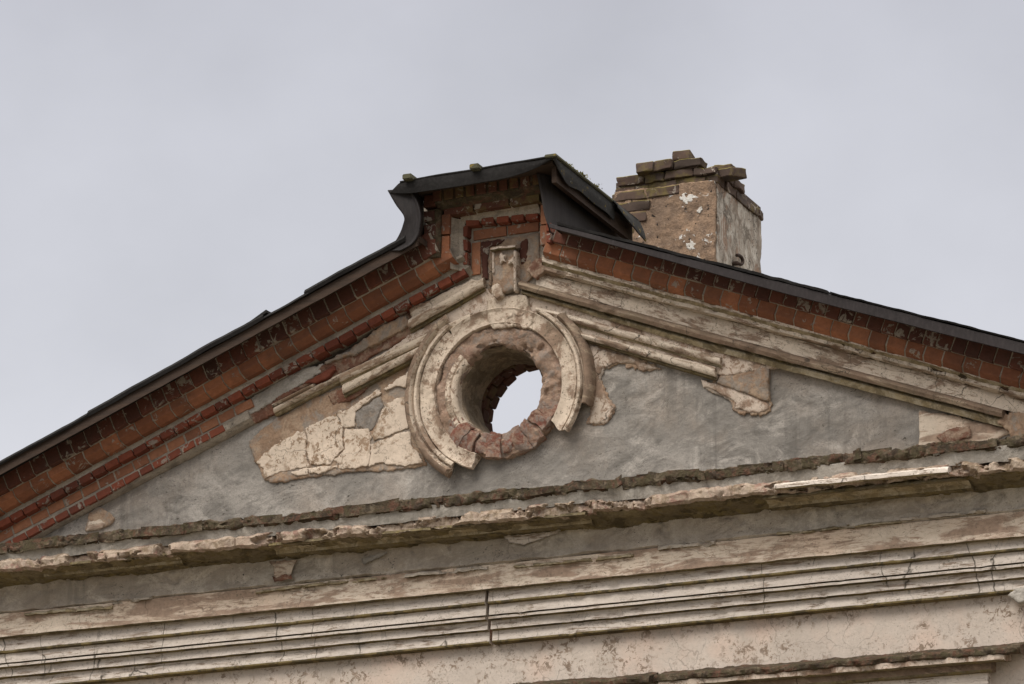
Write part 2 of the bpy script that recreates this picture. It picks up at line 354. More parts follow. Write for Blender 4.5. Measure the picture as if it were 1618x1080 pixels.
def poly_sd(X, Z, poly):
    P = np.array(poly); Q = np.roll(P, -1, 0); d = np.full(X.shape, 1e9); ins = np.zeros(X.shape, bool)
    for (ax, az), (bx, bz) in zip(P, Q):
        ex, ez = bx-ax, bz-az; t = np.clip(((X-ax)*ex+(Z-az)*ez)/(ex*ex+ez*ez+1e-12), 0, 1)
        d = np.minimum(d, np.hypot(X-ax-t*ex, Z-az-t*ez))
        c = ((az > Z) != (bz > Z)); xi = ax+(Z-az)*(bx-ax)/((bz-az) if abs(bz-az) > 1e-12 else 1e-12)
        ins ^= c & (X < xi)
    return np.where(ins, -d, d)
def slab(name, poly, y, yb, mats, parent, px=True, res=.009, edge=.012, ef=9, amp=.004, sf=5, fine=.0012, rnd=.012, hole=None, seed=0, label=None, tilt=(0, 0), grow=0):
    """a plaster or cement coat with a broken outline: thickness from y (front) to yb (back)"""
    P = [un(a, c, y) for a, c in poly] if px else poly
    A = np.array(P); x0, z0 = A.min(0)-.03; x1, z1 = A.max(0)+.03
    nx = int((x1-x0)/res)+2; nz = int((z1-z0)/res)+2
    X, Z = np.meshgrid(x0+np.arange(nx)*res, z0+np.arange(nz)*res)
    Q = np.stack([X, X*0+y, Z], -1)
    s = poly_sd(X, Z, P) - grow + edge*(fbm(Q, ef, 5, seed+1, .62)+.6*fbm(Q, ef*3, 4, seed+8, .62))*1.25
    if hole is not None: s = np.maximum(s, hole[2]-np.hypot(X-hole[0], Z-hole[1]))
    # pull border vertices to the outline so edges are not stepped
    gz, gx = np.gradient(s, res)
    g = np.hypot(gx, gz)+1e-6
    near = (s > -res*.75) & (s < res*.75)
    mv = np.where(near, -s, 0); X2 = X+mv*gx/g; Z2 = Z+mv*gz/g
    ok = s < res*.75
    Y = y + amp*fbm(Q, sf, 4, seed+2) + fine*fbm(Q, 45, 3, seed+3) + rnd*np.exp(np.minimum(0, s)/.008)*.6 + tilt[0]*(X-x0)+tilt[1]*(Z-z0)
    fm = ok[:-1, :-1] & ok[1:, :-1] & ok[:-1, 1:] & ok[1:, 1:]
    idx = np.arange(nx*nz).reshape(nz, nx)
    ii, jj = np.nonzero(fm)
    F_ = np.stack([idx[ii, jj], idx[ii, jj+1], idx[ii+1, jj+1], idx[ii+1, jj]], 1)
    used = np.unique(F_); rm = -np.ones(nx*nz, np.int64); rm[used] = np.arange(len(used))
    V = np.stack([X2.ravel(), Y.ravel(), Z2.ravel()], 1)[used]; F_ = rm[F_]
    E = np.concatenate([F_[:, [0, 1]], F_[:, [1, 2]], F_[:, [2, 3]], F_[:, [3, 0]]])
    key = np.sort(E, 1); _, inv, cnt = np.unique(key, axis=0, return_inverse=True, return_counts=True)
    B = E[cnt[inv.ravel()] == 1]
    bv = np.unique(B); mp_ = {int(v): len(V)+k for k, v in enumerate(bv)}
    VB = V[bv].copy(); VB[:, 1] = yb
    faces = F_.tolist() + [(a, c, mp_[int(c)], mp_[int(a)]) for a, c in B.tolist()]
    return obj(name, np.concatenate([V, VB]), faces, mats, parent, None, True, label)
def ring(name, prof, a0, a1, mats, parent, c=(0, ZO), n=None, amp=.003, freq=9, seg=None, chip=0, seed=0, label=None, close=False, endj=.0):
    """revolved moulding: prof = (radius, y) points, angles in degrees"""
    rmax = max(p[0] for p in prof); n = n or int(abs(R(a1-a0))*rmax/.014)
    full = abs(a1-a0) >= 360
    pr = []; segs = []
    for i in range(len(prof)-1):
        (r0, y0), (r1, y1) = prof[i], prof[i+1]; k = max(1, int(math.hypot(r1-r0, y1-y0)/.013))
        for j in range(k): pr.append((r0+(r1-r0)*j/k, y0+(y1-y0)*j/k)); segs.append(seg[i] if seg else 0)
    pr.append(prof[-1]); P = np.array(pr)
    t = np.linspace(R(a0), R(a1), n+1)[:-1 if full else None]; N = len(t)
    rr = P[:, 0][:, None]; T = t[None, :].repeat(len(P), 0)
    if endj and not full:
        j0 = endj*fbm(np.stack([P[:, 0], P[:, 1], P[:, 0]*0], 1), 14, 3, seed+4)
        u = np.linspace(0, 1, N)[None, :]; T = T+(1-u)**8*j0[:, None]+u**8*np.roll(j0, 3)[:, None]
    V = np.stack([c[0]+rr*np.cos(T), P[:, 1][:, None]+0*T, c[1]+rr*np.sin(T)], -1)
    d = fbm(V, freq, 4, seed); V[..., 1] += amp*d
    e2 = fbm(V, freq, 4, seed+5)*amp; V[..., 0] += e2*np.cos(T); V[..., 2] += e2*np.sin(T)
    if chip:
        q = np.clip(fbm(V, 7, 5, seed+9)-.2, 0, 1); V[..., 1] += chip*np.minimum(1, 5*q)
    faces = []; mi = []
    for i in range(len(P)-1):
        for j in range(N if full else N-1):
            j2 = (j+1) % N; faces.append((i*N+j, i*N+j2, (i+1)*N+j2, (i+1)*N+j)); mi.append(segs[i])
    if not full:
        faces.append([i*N for i in range(len(P))]); mi.append(segs[0]); faces.append([i*N+N-1 for i in range(len(P))][::-1]); mi.append(segs[0])
    o = obj(name, V.reshape(-1, 3), faces, mats, parent, mi, True, label)
    o.data.set_sharp_from_angle(angle=R(45))
    return o
def prism(V, F_, sec, p0, u, v, s0, s1, jit, rnd):
    """one brick: cross-section sec = (v, y) extruded along u between s0 and s1"""
    b0 = len(V); k = len(sec)
    for s in (s0, s1):
        for (a, y) in sec:
            V.append((p0[0]+u[0]*s+v[0]*a+rnd.uniform(-jit, jit), y+rnd.uniform(-jit, jit), p0[1]+u[1]*s+v[1]*a+rnd.uniform(-jit, jit)))
    F_.append([b0+i for i in range(k)][::-1]); F_.append([b0+k+i for i in range(k)])
    for i in range(k): F_.append((b0+i, b0+(i+1) % k, b0+k+(i+1) % k, b0+k+i))
def course(name, runs, mats, parent, pitch=.14, gap=.012, jit=.002, seed=0, bevel=.005, missing=0., label=None, pvar=.06):
    """bricks laid in runs; run = (photo p0, p1, y, section) with section (v, y) outward from the p0-p1 edge"""
    rnd = random.Random(seed); V = []; F_ = []
    for (p0, p1, y, sec) in runs:
        A = np.array(un(*p0, y)); B = np.array(un(*p1, y)); L = np.linalg.norm(B-A); u = (B-A)/L; v = np.array([-u[1], u[0]])
        nb = max(1, round(L/pitch)) if pitch < 5 else 1; w = L/nb; s = 0
        for i in range(nb):
            s1 = L if i == nb-1 else (i+1)*w+rnd.uniform(-pvar, pvar)*w
            dy = rnd.uniform(-.003, .003); dv = rnd.uniform(-.003, .003)
            if rnd.random() >= missing:
                prism(V, F_, [(a+dv, yy+(dy if yy < -.0 else 0)) for a, yy in sec], A, u, v, s+gap/2, s1-gap/2, jit, rnd)
            s = s1
    o = obj(name, V, F_, mats, parent, None, False, label)
    if bevel:
        bm = bmesh.new(); bm.from_mesh(o.data)
        bmesh.ops.bevel(bm, geom=[e for e in bm.edges], offset=bevel, segments=2, profile=.6, affect='EDGES', clamp_overlap=True)
        bm.to_mesh(o.data); bm.free()
    return o
def box_sec(h, yf, yb): return [(0, yf), (h, yf), (h, yb), (0, yb)]
def thin(o, t, off=0):
    md = o.modifiers.new('thickness', 'SOLIDIFY'); md.thickness = t; md.offset = off; return o

# ------------------------------------------------------------------ setting
g = obj('ground', [(-400, -400, 0), (400, -400, 0), (400, 400, 0), (-400, 400, 0)], [(0, 1, 2, 3)], 'ground'); g['kind'] = 'structure'
BLD = empty('ruined_building')
BLD['label'] = 'weathered ruined building with flaking cream pediment, round opening and patched red brick cornice'
BLD['category'] = 'building'
XL, XR = -5.2, 5.2
X_ = lambda px, y, py=900: un(px, py, y)[0]

# ---- lower facade wall (down to the ground) and plain side walls of the shell
top = line(0, (0, 1060), (1618, 900)); 
ZW = float(top[1](np.array([0.]))[()])
wall = slab('wall', [(-4.9, ZW-2.2), (4.9, ZW-2.2), (4.9, ZW+.25), (-4.9, ZW+.25)], 0, .5, 'wall', BLD, px=False, res=.014, edge=0, amp=.006, sf=1.5, fine=.001, rnd=0)
def boxes(name, bs, mats, parent, label=None, bevel=0):
    V = []; F_ = []
    for (x0, x1, y0, y1, z0, z1) in bs:
        k = len(V); V += [(x, y, z) for x in (x0, x1) for y in (y0, y1) for z in (z0, z1)]
        F_ += [(k, k+1, k+3, k+2), (k+4, k+6, k+7, k+5), (k, k+4, k+5, k+1), (k+2, k+3, k+7, k+6), (k, k+2, k+6, k+4), (k+1, k+5, k+7, k+3)]
    o = obj(name, V, F_, mats, parent, None, False, label)
    if bevel:
        bm = bmesh.new(); bm.from_mesh(o.data); bmesh.ops.bevel(bm, geom=list(bm.edges), offset=bevel, segments=2, affect='EDGES', clamp_overlap=True); bm.to_mesh(o.data); bm.free()
    return o
boxes('lower_wall', [(-4.9, 4.9, 0.004, .5, 0, ZW-2.19), (-4.9, -4.4, .503, 9, 0, ZW-1.2), (4.4, 4.9, .503, 9, 0, ZW-1.2), (-4.39, 4.39, 8.5, 9, 0, ZW-1.5)], 'wall', BLD)

# ---- tympanum: grey cement coat over the gable wall
TY = empty('tympanum', BLD)
R0 = .315
tri = [un(-60, 915, 0), un(-60, 880, 0), un(400, 640, 0), un(740, 440, 0), un(760, 360, 0), un(870, 360, 0), un(890, 430, 0), un(1250, 530, 0), un(1640, 640, 0), un(1700, 680, 0), un(1700, 720, 0)]
slab('cement_coat', tri, 0, .3, 'cement', TY, px=False, res=.0095, edge=0, amp=.011, sf=3.2, fine=.0004, rnd=0, hole=(0, ZO, R0+.06), label='grey cement render')
# core of the gable wall behind (closed round the opening)
def core():
    n = 96; V = []; F_ = []
    out = tri
    th = np.linspace(0, 2*np.pi, n, endpoint=False)
    P = np.array(out)
    for y in (.02, .68):
        for t in th: V.append((.40*math.cos(t), y, ZO+.40*math.sin(t)))
        for t in th:
            d = np.array([math.cos(t), math.sin(t)]); best = 9
            for a, c in zip(P, np.roll(P, -1, 0)):
                e_ = c-a; den = d[0]*e_[1]-d[1]*e_[0]
                if abs(den) < 1e-9: continue
                w = a-np.array([0, ZO]); s = (w[0]*e_[1]-w[1]*e_[0])/den; q = (w[0]*d[1]-w[1]*d[0])/den
                if s > 0 and -1e-6 <= q <= 1+1e-6: best = min(best, s)
            best = best if best < 9 else .5
            V.append((d[0]*best, y, ZO+d[1]*best))
    for i in range(n):
        j = (i+1) % n
        F_ += [(i, j, n+j, n+i), (2*n+i, 3*n+i, 3*n+j, 2*n+j), (n+i, n+j, 3*n+j, 3*n+i)]
    return obj('gable_core', V, F_, 'rubble', TY)
core()
def z3(*p): return [(360+a/3.6, 460+c/3.6) for a, c in p]
def z5(*p): return [(900+a/3.6, 400+c/3.6) for a, c in p]
# undercoat showing round the cracked cream patch on the left
slab('undercoat_patch', z3((110,850),(255,735),(440,630),(640,540),(800,520),(880,490),(1010,420),(1150,330),(1210,420),(1120,600),(1090,800),(1110,900),(1130,990),(1000,1012),(700,1030),(420,1070),(290,1085),(205,1075),(160,975),(125,900)), -.016, .02, 'under', TY, amp=.012, sf=7, edge=.02, seed=1, label='brown undercoat where the paint coat fell off')
slab('undercoat_patch', z3((730,690),(870,585),(885,650),(850,720),(810,790),(735,770)), -.021, .01, 'greyblot', TY, amp=.012, sf=9, edge=.03, seed=2, label='grey cement blot among cream plaster')
pieces = [
 z3((165,970),(240,900),(300,850),(390,800),(430,800),(442,860),(437,930),(456,990),(380,1005),(290,1025),(215,1065),(205,1010)),
 z3((442,780),(560,720),(640,680),(652,740),(647,830),(652,900),(600,955),(580,983),(470,986),(448,930),(453,850)),
 z3((664,782),(790,782),(808,830),(811,880),(798,988),(700,1008),(634,1003),(609,962),(664,902)),
 z3((819,874),(832,864),(980,804),(1033,803),(1038,860),(1085,920),(1108,975),(1010,995),(940,980),(870,975),(809,988)),
 z3((830,790),(870,700),(900,640),(1000,600),(1040,600),(1040,760),(978,794),(830,850),(817,820)),
 z3((648,690),(720,650),(770,615),(850,555),(872,578),(800,618),(722,680),(722,770),(659,774)),
 z3((355,1027),(448,1008),(452,1037),(380,1050)), z3((458,1008),(625,988),(620,1003),(500,1032),(460,1035)),
 z3((885,555),(960,500),(1075,420),(1100,440),(1070,510),(1040,545),(960,535),(900,565)),
]
for i, p in enumerate(pieces): slab('plaster_patch', p, -.026-.002*(i % 3), -.005, 'patch', TY, amp=.008, sf=7, edge=.016, ef=12, rnd=.004, res=.006, seed=20+i, grow=.0015)
# small brown remnant far left
slab('undercoat_patch', [(134,838),(140,810),(155,800),(172,808),(180,818),(172,830),(150,836)], -.02, .02, 'under', TY, edge=.012, seed=31)
slab('plaster_patch', [(135,838),(140,824),(158,820),(166,826),(160,832),(148,836)], -.028, .02, 'band', TY, edge=.01, seed=32)
# right of the ring
slab('plaster_patch', z5((60,470),(120,520),(350,590),(500,655),(410,668),(370,628),(310,617),(240,627),(185,655),(166,700),(180,760),(218,840),(255,872),(243,905),(190,976),(105,972),(120,920),(100,800)), -.024, .02, 'cream', TY, edge=.018, amp=.006, seed=41)
slab('plaster_patch', z5((748,722),(830,735),(950,765),(1060,815),(1132,850),(1130,885),(1080,910),(1000,900),(938,880),(946,856),(900,820),(800,772),(762,752)), -.023, .02, 'cream', TY, edge=.018, amp=.006, seed=42)
slab('undercoat_patch', z5((880,595),(1010,610),(1132,650),(1132,838),(1060,822),(950,775),(830,735),(870,660)), -.04, .02, 'under', TY, edge=.01, amp=.016, sf=9, seed=43, label='square of bare brown undercoat beside grey render')
slab('plaster_patch', [(1452,648),(1500,655),(1560,668),(1600,680),(1560,700),(1452,705)], -.025, .02, 'band', TY, edge=.01, seed=44)
slab('undercoat_patch', [(1478,690),(1500,678),(1530,672),(1536,690),(1500,700)], -.04, .02, 'rubble', TY, edge=.015, seed=45)
for i, p in enumerate((z5((60,470),(120,520),(350,590),(500,655),(410,668),(370,628),(310,617),(240,627),(185,655),(166,700),(180,760),(218,840),(255,872),(243,905),(190,976),(105,972),(120,920),(100,800)), z5((748,722),(830,735),(950,765),(1060,815),(1132,850),(1130,885),(1080,910),(1000,900),(938,880),(946,856),(900,820),(800,772),(762,752)))):
    slab('undercoat_patch', p, -.014, .02, 'under', TY, edge=.03, ef=11, amp=.006, grow=.014, rnd=.004, seed=140+i)
# rubble brick uncovered under the left rake
slab('brick_patch', [(362,668),(400,640),(455,608),(520,572),(600,520),(650,487),(655,530),(600,555),(540,590),(470,625),(440,650),(400,668)], -.03, .02, 'rubble', TY, edge=.02, amp=.03, sf=9, fine=.006, seed=46, label='rubble brick bared beneath the left rake')
slab('undercoat_patch', [(515,572),(560,545),(605,515),(640,497),(648,512),(600,540),(560,560)], -.055, .0, 'under', TY, edge=.02, amp=.016, sf=12, seed=47)
slab('cement_smear', [(330,690),(380,660),(440,628),(512,586),(510,572),(460,590),(400,625),(340,665)], -.045, .0, 'cement2', TY, edge=.02, amp=.01, seed=48)
slab('brick_patch', z3((430,520),(520,470),(600,420),(610,445),(560,500),(500,520)), -.06, 0, 'c3', TY, edge=.012, amp=.012, sf=12, seed=49)
slab('brick_patch', z3((270,610),(350,560),(470,500),(520,490),(400,560),(300,615)), -.05, 0, 'rubble', TY, edge=.012, amp=.012, sf=12, seed=50)
slab('brick_patch', z3((560,590),(650,545),(800,540),(700,620),(600,640)), -.034, 0, 'rubble', TY, edge=.02, amp=.02, sf=14, seed=51)
# cream field between the two rakes above the opening
slab('cream_field', [(540,600),(648,528),(770,455),(800,460),(830,455),(905,482),(1140,548),(1240,578),(1140,592),(900,530),(893,560),(860,520),(800,505),(745,520),(695,565),(690,540),(560,612)], -.045, .02, 'cream', TY, edge=.016, amp=.006, seed=52, label='flaked cream plaster between mouldings and ring')

# ---- oculus
OC = empty('round_opening', BLD)
ring('mortar_ring', [(R0+.03, .05), (R0+.006, -.03), (R0+.02, -.058), (R0+.06, -.070), (.45, -.068), (.485, -.05), (.49, .02)], 0, 360, ['ringbrick'], OC, amp=.034, freq=11, seed=2, chip=.03, label='brown mortar bedding of the brick ring')
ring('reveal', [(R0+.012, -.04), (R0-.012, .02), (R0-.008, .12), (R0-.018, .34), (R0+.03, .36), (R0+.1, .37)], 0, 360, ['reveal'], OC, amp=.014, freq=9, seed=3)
def back_bricks():
    V = []; F_ = []; rnd = random.Random(4); n = 24
    for lay, (r, y0, y1) in enumerate(((.345, .365, .475), (.352, .485, .60), (.362, .61, .72))):
        for i in range(n):
            a0 = 2*math.pi*(i+.5*lay)/n; a1 = a0+2*math.pi/n*.975; rr = r+rnd.uniform(-.010, .010); yy = y1+rnd.uniform(-.012, .018)*(lay == 2)
            k = len(V)
            for (q, y) in ((rr, y0), (rr, yy), (rr+.13, yy), (rr+.13, y0)):
                for a in (a0, a1): V.append((q*math.cos(a), y, ZO+q*math.sin(a)))
            F_ += [(k, k+1, k+3, k+2), (k+2, k+3, k+5, k+4), (k+4, k+5, k+7, k+6), (k+6, k+7, k+1, k), (k, k+2, k+4, k+6), (k+1, k+7, k+5, k+3)]
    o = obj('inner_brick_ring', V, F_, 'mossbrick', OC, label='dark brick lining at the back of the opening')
    bm = bmesh.new(); bm.from_mesh(o.data); bmesh.ops.bevel(bm, geom=list(bm.edges), offset=.008, segments=1, affect='EDGES', clamp_overlap=True); bm.to_mesh(o.data); bm.free()
back_bricks()
band = [(.475, .01), (.477, -.075), (.485, -.088), (.53, -.078), (.575, -.085), (.59, -.095), (.596, -.09), (.598, -.07)]
roll = [(.600, -.06), (.602, -.10), (.612, -.112), (.628, -.112), (.636, -.10), (.638, -.078), (.646, -.078), (.652, -.10), (.668, -.118), (.69, -.115), (.708, -.095), (.715, -.06), (.716, .02)]
ring('plaster_band', band, 128, 250, ['ring'], OC, amp=.004, chip=.012, seed=5, endj=.06, label='left run of the flat plaster band')
ring('plaster_band', band, -36, 128, ['ring'], OC, amp=.004, chip=.012, seed=6, endj=.06, label='top and right run of the flat plaster band')
ring('ring_moulding', roll, 125, 236, ['ring', 'roll'], OC, amp=.004, chip=.02, seed=7, endj=.05, seg=[0]*8+[1]*4, label='left roll moulding of the ring')
ring('ring_moulding', roll[:7], -35, 58, ['ring'], OC, amp=.004, chip=.012, seed=8, endj=.05, label='right fillet of the ring')
ring('ring_moulding', roll[6:], -15, 45, ['roll'], OC, amp=.004, chip=.018, seed=9, endj=.05, label='right roll moulding of the ring')
ring('rim_moulding', [(R0-.004, .02), (R0+.002, -.07), (R0+.02, -.088), (R0+.04, -.09), (R0+.046, -.08), (R0+.055, -.09), (R0+.085, -.088), (R0+.095, -.07), (R0+.096, -.03)], 138, 222, ['ring'], OC, amp=.004, chip=.01, seed=10, endj=.12, label='surviving piece of inner rim moulding')
# curled leaf ornament over the opening
def scroll(cx, cz, r, y, s):
    V = []; F_ = []; N = 40; K = 8
    for i in range(N):
        t = i/(N-1); a = s*(t*2.6*math.pi)+1.2; q = r*(1-.75*t); w = .018*(1-.5*t)
        for k in range(K):
            b_ = 2*math.pi*k/K; V.append((cx+(q+w*math.cos(b_))*math.cos(a), y-w*math.sin(b_)*.9, cz+(q+w*math.cos(b_))*math.sin(a)))
    for i in range(N-1):
        for k in range(K): F_.append((i*K+k, i*K+(k+1) % K, (i+1)*K+(k+1) % K, (i+1)*K+k))
    F_.append(list(range(K))); F_.append([(N-1)*K+k for k in range(K)][::-1]); return V, F_
for (px, py, r, s) in ((806, 507, .045, 1), (829, 508, .05, -1), (822, 488, .06, 1)):
    x, z = un(px, py, -.09); V, F_ = scroll(x, z, r, -.075, s); obj('leaf_scroll', V, F_, 'ring', OC, None, True)
slab('keystone', [(768,470),(830,466),(842,505),(838,520),(812,516),(780,520),(772,505)], -.085, -.02, 'ring', OC, edge=.012, amp=.012, sf=8, seed=11)

# ---- raking mouldings
RL = empty('raking_moulding', BLD); RL['label'] = 'broken plaster moulding under the left rake'
RR = empty('raking_moulding', BLD); RR['label'] = 'long plaster moulding under the right rake'
def roll_run(name, l_top, l_bot, y, x0, x1, mats, parent, seed, seg=None, out=.05, chip=.012, amp=.004, **k):
    """roll moulding between two photo lines given at depth y"""
    yt, ft = line(y, *l_top); yb_, fb = line(y, *l_bot)
    L = []
    for (q, d) in ((-.02, .0), (0, -.0), (.06, -.5*out), (.2, -.9*out), (.45, -out), (.7, -.85*out), (.82, -.6*out), (.86, -.25*out), (.93, -.3*out), (1.0, -.22*out), (1.02, .0)):
        L.append((y+d+.0, (lambda x, q=q: ft(x)*(1-q)+fb(x)*q)))
    L = [(y+.05, L[0][1])]+L+[(y+.05, L[-1][1])]
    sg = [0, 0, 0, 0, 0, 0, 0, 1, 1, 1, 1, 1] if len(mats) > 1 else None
    X0 = X_(x0, y, l_top[0][1]); X1 = X_(x1, y, l_top[-1][1])
    return loft(name, L, X0, X1, mats, parent, sg, step=.014, amp=amp, chip=chip, sub=.012, seed=seed, **k)
# left: upper roll C, then lower pair A and B, then the detached thin piece
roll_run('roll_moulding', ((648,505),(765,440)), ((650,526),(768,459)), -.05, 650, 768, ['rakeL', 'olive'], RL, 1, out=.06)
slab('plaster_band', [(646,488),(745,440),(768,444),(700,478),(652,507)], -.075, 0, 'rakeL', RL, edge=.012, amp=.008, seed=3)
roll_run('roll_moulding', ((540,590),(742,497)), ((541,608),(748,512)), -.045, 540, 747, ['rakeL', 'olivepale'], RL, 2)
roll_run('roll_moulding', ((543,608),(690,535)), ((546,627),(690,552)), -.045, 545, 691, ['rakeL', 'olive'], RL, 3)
roll_run('roll_moulding', ((432,639),(500,605)), ((433,646),(502,611)), -.045, 433, 498, ['rakeL', 'olivepale'], RL, 4, out=.04)
roll_run('roll_moulding', ((434,645),(540,590)), ((437,656),(542,601)), -.04, 436, 540, ['rakeL', 'olivepale'], RL, 5, out=.045)
# right: E under the brick, fascia D, roll C with fillets, then A and B
EB = ((900,442),(1100,493),(1618,632)); DB = ((900,464),(1100,519),(1618,655)); CB = ((900,478),(1100,534),(1618,669)); FB = ((900,488),(1100,548),(1618,684))
loft('cyma_moulding', [line(.03, (850,395),(1618,600)), line(-.165, (850,400),(1618,606)), line(-.175, (850,411),(1618,615)), line(-.14, (850,417),(1618,620.5)), line(-.145, (850,423),(1618,626)), line(-.105, *[(a, c-1) for a, c in EB]), line(.03, *EB)], X_(863, -.1), X_(1640, -.1), ['rakeR', 'olivepale'], RR, [0, 0, 1, 0, 0, 1], step=.014, amp=.010, freq=12, chip=.028, chipt=.12, chipf=10, sub=.010, seed=11, label='ragged top moulding under the bricks')
loft('fascia_band', [line(.03, *EB), line(-.068, *EB), line(-.082, *DB), line(.03, *DB)], X_(846, -.1), X_(1640, -.1), ['rakeR'], RR, step=.014, amp=.004, chip=.006, sub=.02, seed=12)
loft('roll_moulding', [line(.03, *DB), line(-.09, *DB), line(-.128, *[(a, c+3) for a, c in DB]), line(-.138, *[(a, (c+d)/2) for (a, c), (_, d) in zip(DB, CB)]), line(-.12, *[(a, c-1) for a, c in CB]), line(-.068, *CB), line(-.08, *[(a, c+3) for a, c in CB]), line(-.088, *[(a, c+5) for a, c in CB]), line(-.065, *[(a, c-1) for a, c in FB]), line(.03, *FB)], X_(822, -.1), X_(1592, -.1), ['roll', 'olivepale', 'olive'], RR, [0, 0, 0, 0, 2, 2, 1, 1, 1], step=.014, amp=.005, chip=.018, sub=.01, seed=13, label='brown bare roll with yellowed fillets')
roll_run('roll_moulding', ((850,485),(905,498),(1145,566)), ((850,497),(905,513),(1140,581)), -.045, 850, 1141, ['rakeR', 'olivepale'], RR, 14, chip=.016)
roll_run('roll_moulding', ((904,521),(1140,582)), ((904,533),(1134,601)), -.045, 905, 1133, ['rakeR', 'olive'], RR, 15, chip=.014)

slab('brick_patch', [(1578,664),(1588,655),(1602,650),(1622,654),(1650,660),(1650,694),(1600,690),(1588,680)], -.095, .02, 'under', RR, edge=.03, ef=10, amp=.03, sf=9, fine=.006, seed=18, label='crumbled rubble where the right moulding ends')
# ---- brick cornice, left rake
BL = empty('brick_cornice', BLD); BL['label'] = 'stepped red brick cornice of the left rake'
def ext(p0, p1, x):
    t = (x-p0[0])/(p1[0]-p0[0]); return (x, p0[1]+(p1[1]-p0[1])*t)
def LR(p0, p1, x0=-110): return ext(p0, p1, x0), p1
bev = [(0, -.222), (.064, -.222), (.07, -.0), (-.034, .0), (-.034, -.165)]
jbev = [(0.002, -.2185), (.066, -.2185), (.066, -.0), (-.031, .0), (-.031, -.163)]
course('brick_course', [(*LR((0,779.5),(690,398)), -.268, box_sec(.17, -.272, -.0))], 'c1', BL, .112, .010, seed=1, label='uppermost dark red header course')
course('brick_course', [(*LR((0,797),(716,405)), -.22, bev)], 'c2', BL, .146, .010, seed=2, label='orange bevelled course')
course('brick_course', [(*LR((0,834),(737,432)), -.12, box_sec(.05, -.12, .0))], 'c3', BL, .118, .009, seed=3, label='thin red course')
course('brick_course', [(*LR((0,856),(402,641)), -.06, box_sec(.068, -.06, .05))], 'c4', BL, .146, .012, seed=4, label='salmon stretcher course')
course('brick_course', [(*LR((0,873),(356,679)), -.085, box_sec(.05, -.085, .05))], 'c3', BL, .118, .012, jit=.003, seed=5, label='lowest thin red course')
# mortar beds: between c1/c2, the cove c2-c3, and behind the lower courses
def bed(runs, parent, seed=0, mats='mortar', label=None): return course('mortar_bed', runs, mats, parent, 99, 0, .0, seed, bevel=0, label=label)
bed([(*LR((0,777),(692,395)), -.268, [(-.014, -.224), (.001, -.266), (.15, -.269), (.15, .02), (-.014, .02)])], BL)
bed([(*LR((0,797),(716,405)), -.22, jbev)], BL)
bed([(*LR((0,823),(740,421)), -.12, [(-.045, -.056), (-.001, -.1165), (.05, -.1165), (.07, -.165), (.09, -.165), (.09, .03), (-.045, .03)])], BL)
bed([(*LR((0,867),(395,657)), -.06, [(-.05, -.02), (-.04, -.05), (-.02, -.075), (.01, -.080), (.03, -.080), (.04, -.0565), (.15, -.0565), (.15, .04), (-.05, .04)])], BL)
# ---- right rake
BR = empty('brick_cornice', BLD); BR['label'] = 'two course red brick cornice of the right rake'
def RRk(p0, p1, x1=1730): return p0, ext(p0, p1, x1)
course('brick_course', [(*RRk((872,380.5),(1618,586)), -.268, box_sec(.118, -.272, -.0))], 'c1', BR, .107, .010, seed=6, label='dark red header course under the metal edge')
course('brick_course', [(*RRk((857,397),(1618,606)), -.22, [(0, -.222), (.088, -.225), (.09, 0), (-.03, 0), (-.03, -.175)])], 'c2', BR, .141, .010, seed=7, label='orange bevelled course')
bed([(*RRk((872,379),(1618,584)), -.268, [(-.012, -.225), (0.001, -.2665), (.105, -.269), (.105, .02), (-.012, .02)])], BR)
bed([(*RRk((857,397),(1618,606)), -.22, [(.002, -.219), (.092, -.2215), (.092, 0), (-.028, 0), (-.028, -.174)])], BR)
bed([(*RRk((857,408),(1618,614)), -.14, [(-.055, -.09), (-.03, -.13), (.0, -.15), (.03, -.16), (.04, .02), (-.055, .02)])], BR, mats='coping')

# ---- raised block over the apex
PB = empty('raised_parapet', BLD); PB['label'] = 'raised square brick block at the apex'
slab('parapet_core', [(652,296),(872,262),(878,400),(850,420),(770,450),(735,440),(700,395),(652,396)], -.045, .9, 'mortar', PB, edge=0, amp=.004, rnd=0)
course('brick_course', [((687,397),(687,304), -.27, box_sec(.085, -.27, -.04))], 'c1', PB, .10, .026, jit=.005, seed=11, label='dark red bricks of the jamb')
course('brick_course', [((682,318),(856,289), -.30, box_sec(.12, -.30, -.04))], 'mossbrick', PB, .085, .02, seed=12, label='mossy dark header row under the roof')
course('brick_course', [((710,402),(711,336), -.22, [(0, -.22), (.062, -.22), (.062, -.04), (0, -.04)])], 'c2', PB, .15, .012, seed=13, label='orange bricks of the jamb')
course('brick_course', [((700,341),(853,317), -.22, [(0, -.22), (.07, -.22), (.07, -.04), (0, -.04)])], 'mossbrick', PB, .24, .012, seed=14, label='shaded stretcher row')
course('brick_course', [((738,420),(738,353), -.12, box_sec(.03, -.12, -.03)), ((734,357),(851,345), -.12, box_sec(.045, -.12, -.03))], 'c3', PB, .12, .02, jit=.004, seed=15, label='thin red surround')
course('brick_course', [((759,434),(759,380), -.06, box_sec(.068, -.06, .0)), ((746,379),(853,363), -.06, box_sec(.068, -.06, .0))], 'c4', PB, .25, .016, seed=16, label='salmon bricks framing the panel')
course('brick_course', [((853,322),(853,388), -.225, box_sec(.055, -.225, -.0))], 'c4', PB, .15, .012, seed=17, label='orange bricks of the far jamb')
course('brick_course', [((863,350),(863,384), -.29, box_sec(.03, -.29, -.0))], 'c3', PB, .08, .012, seed=18)
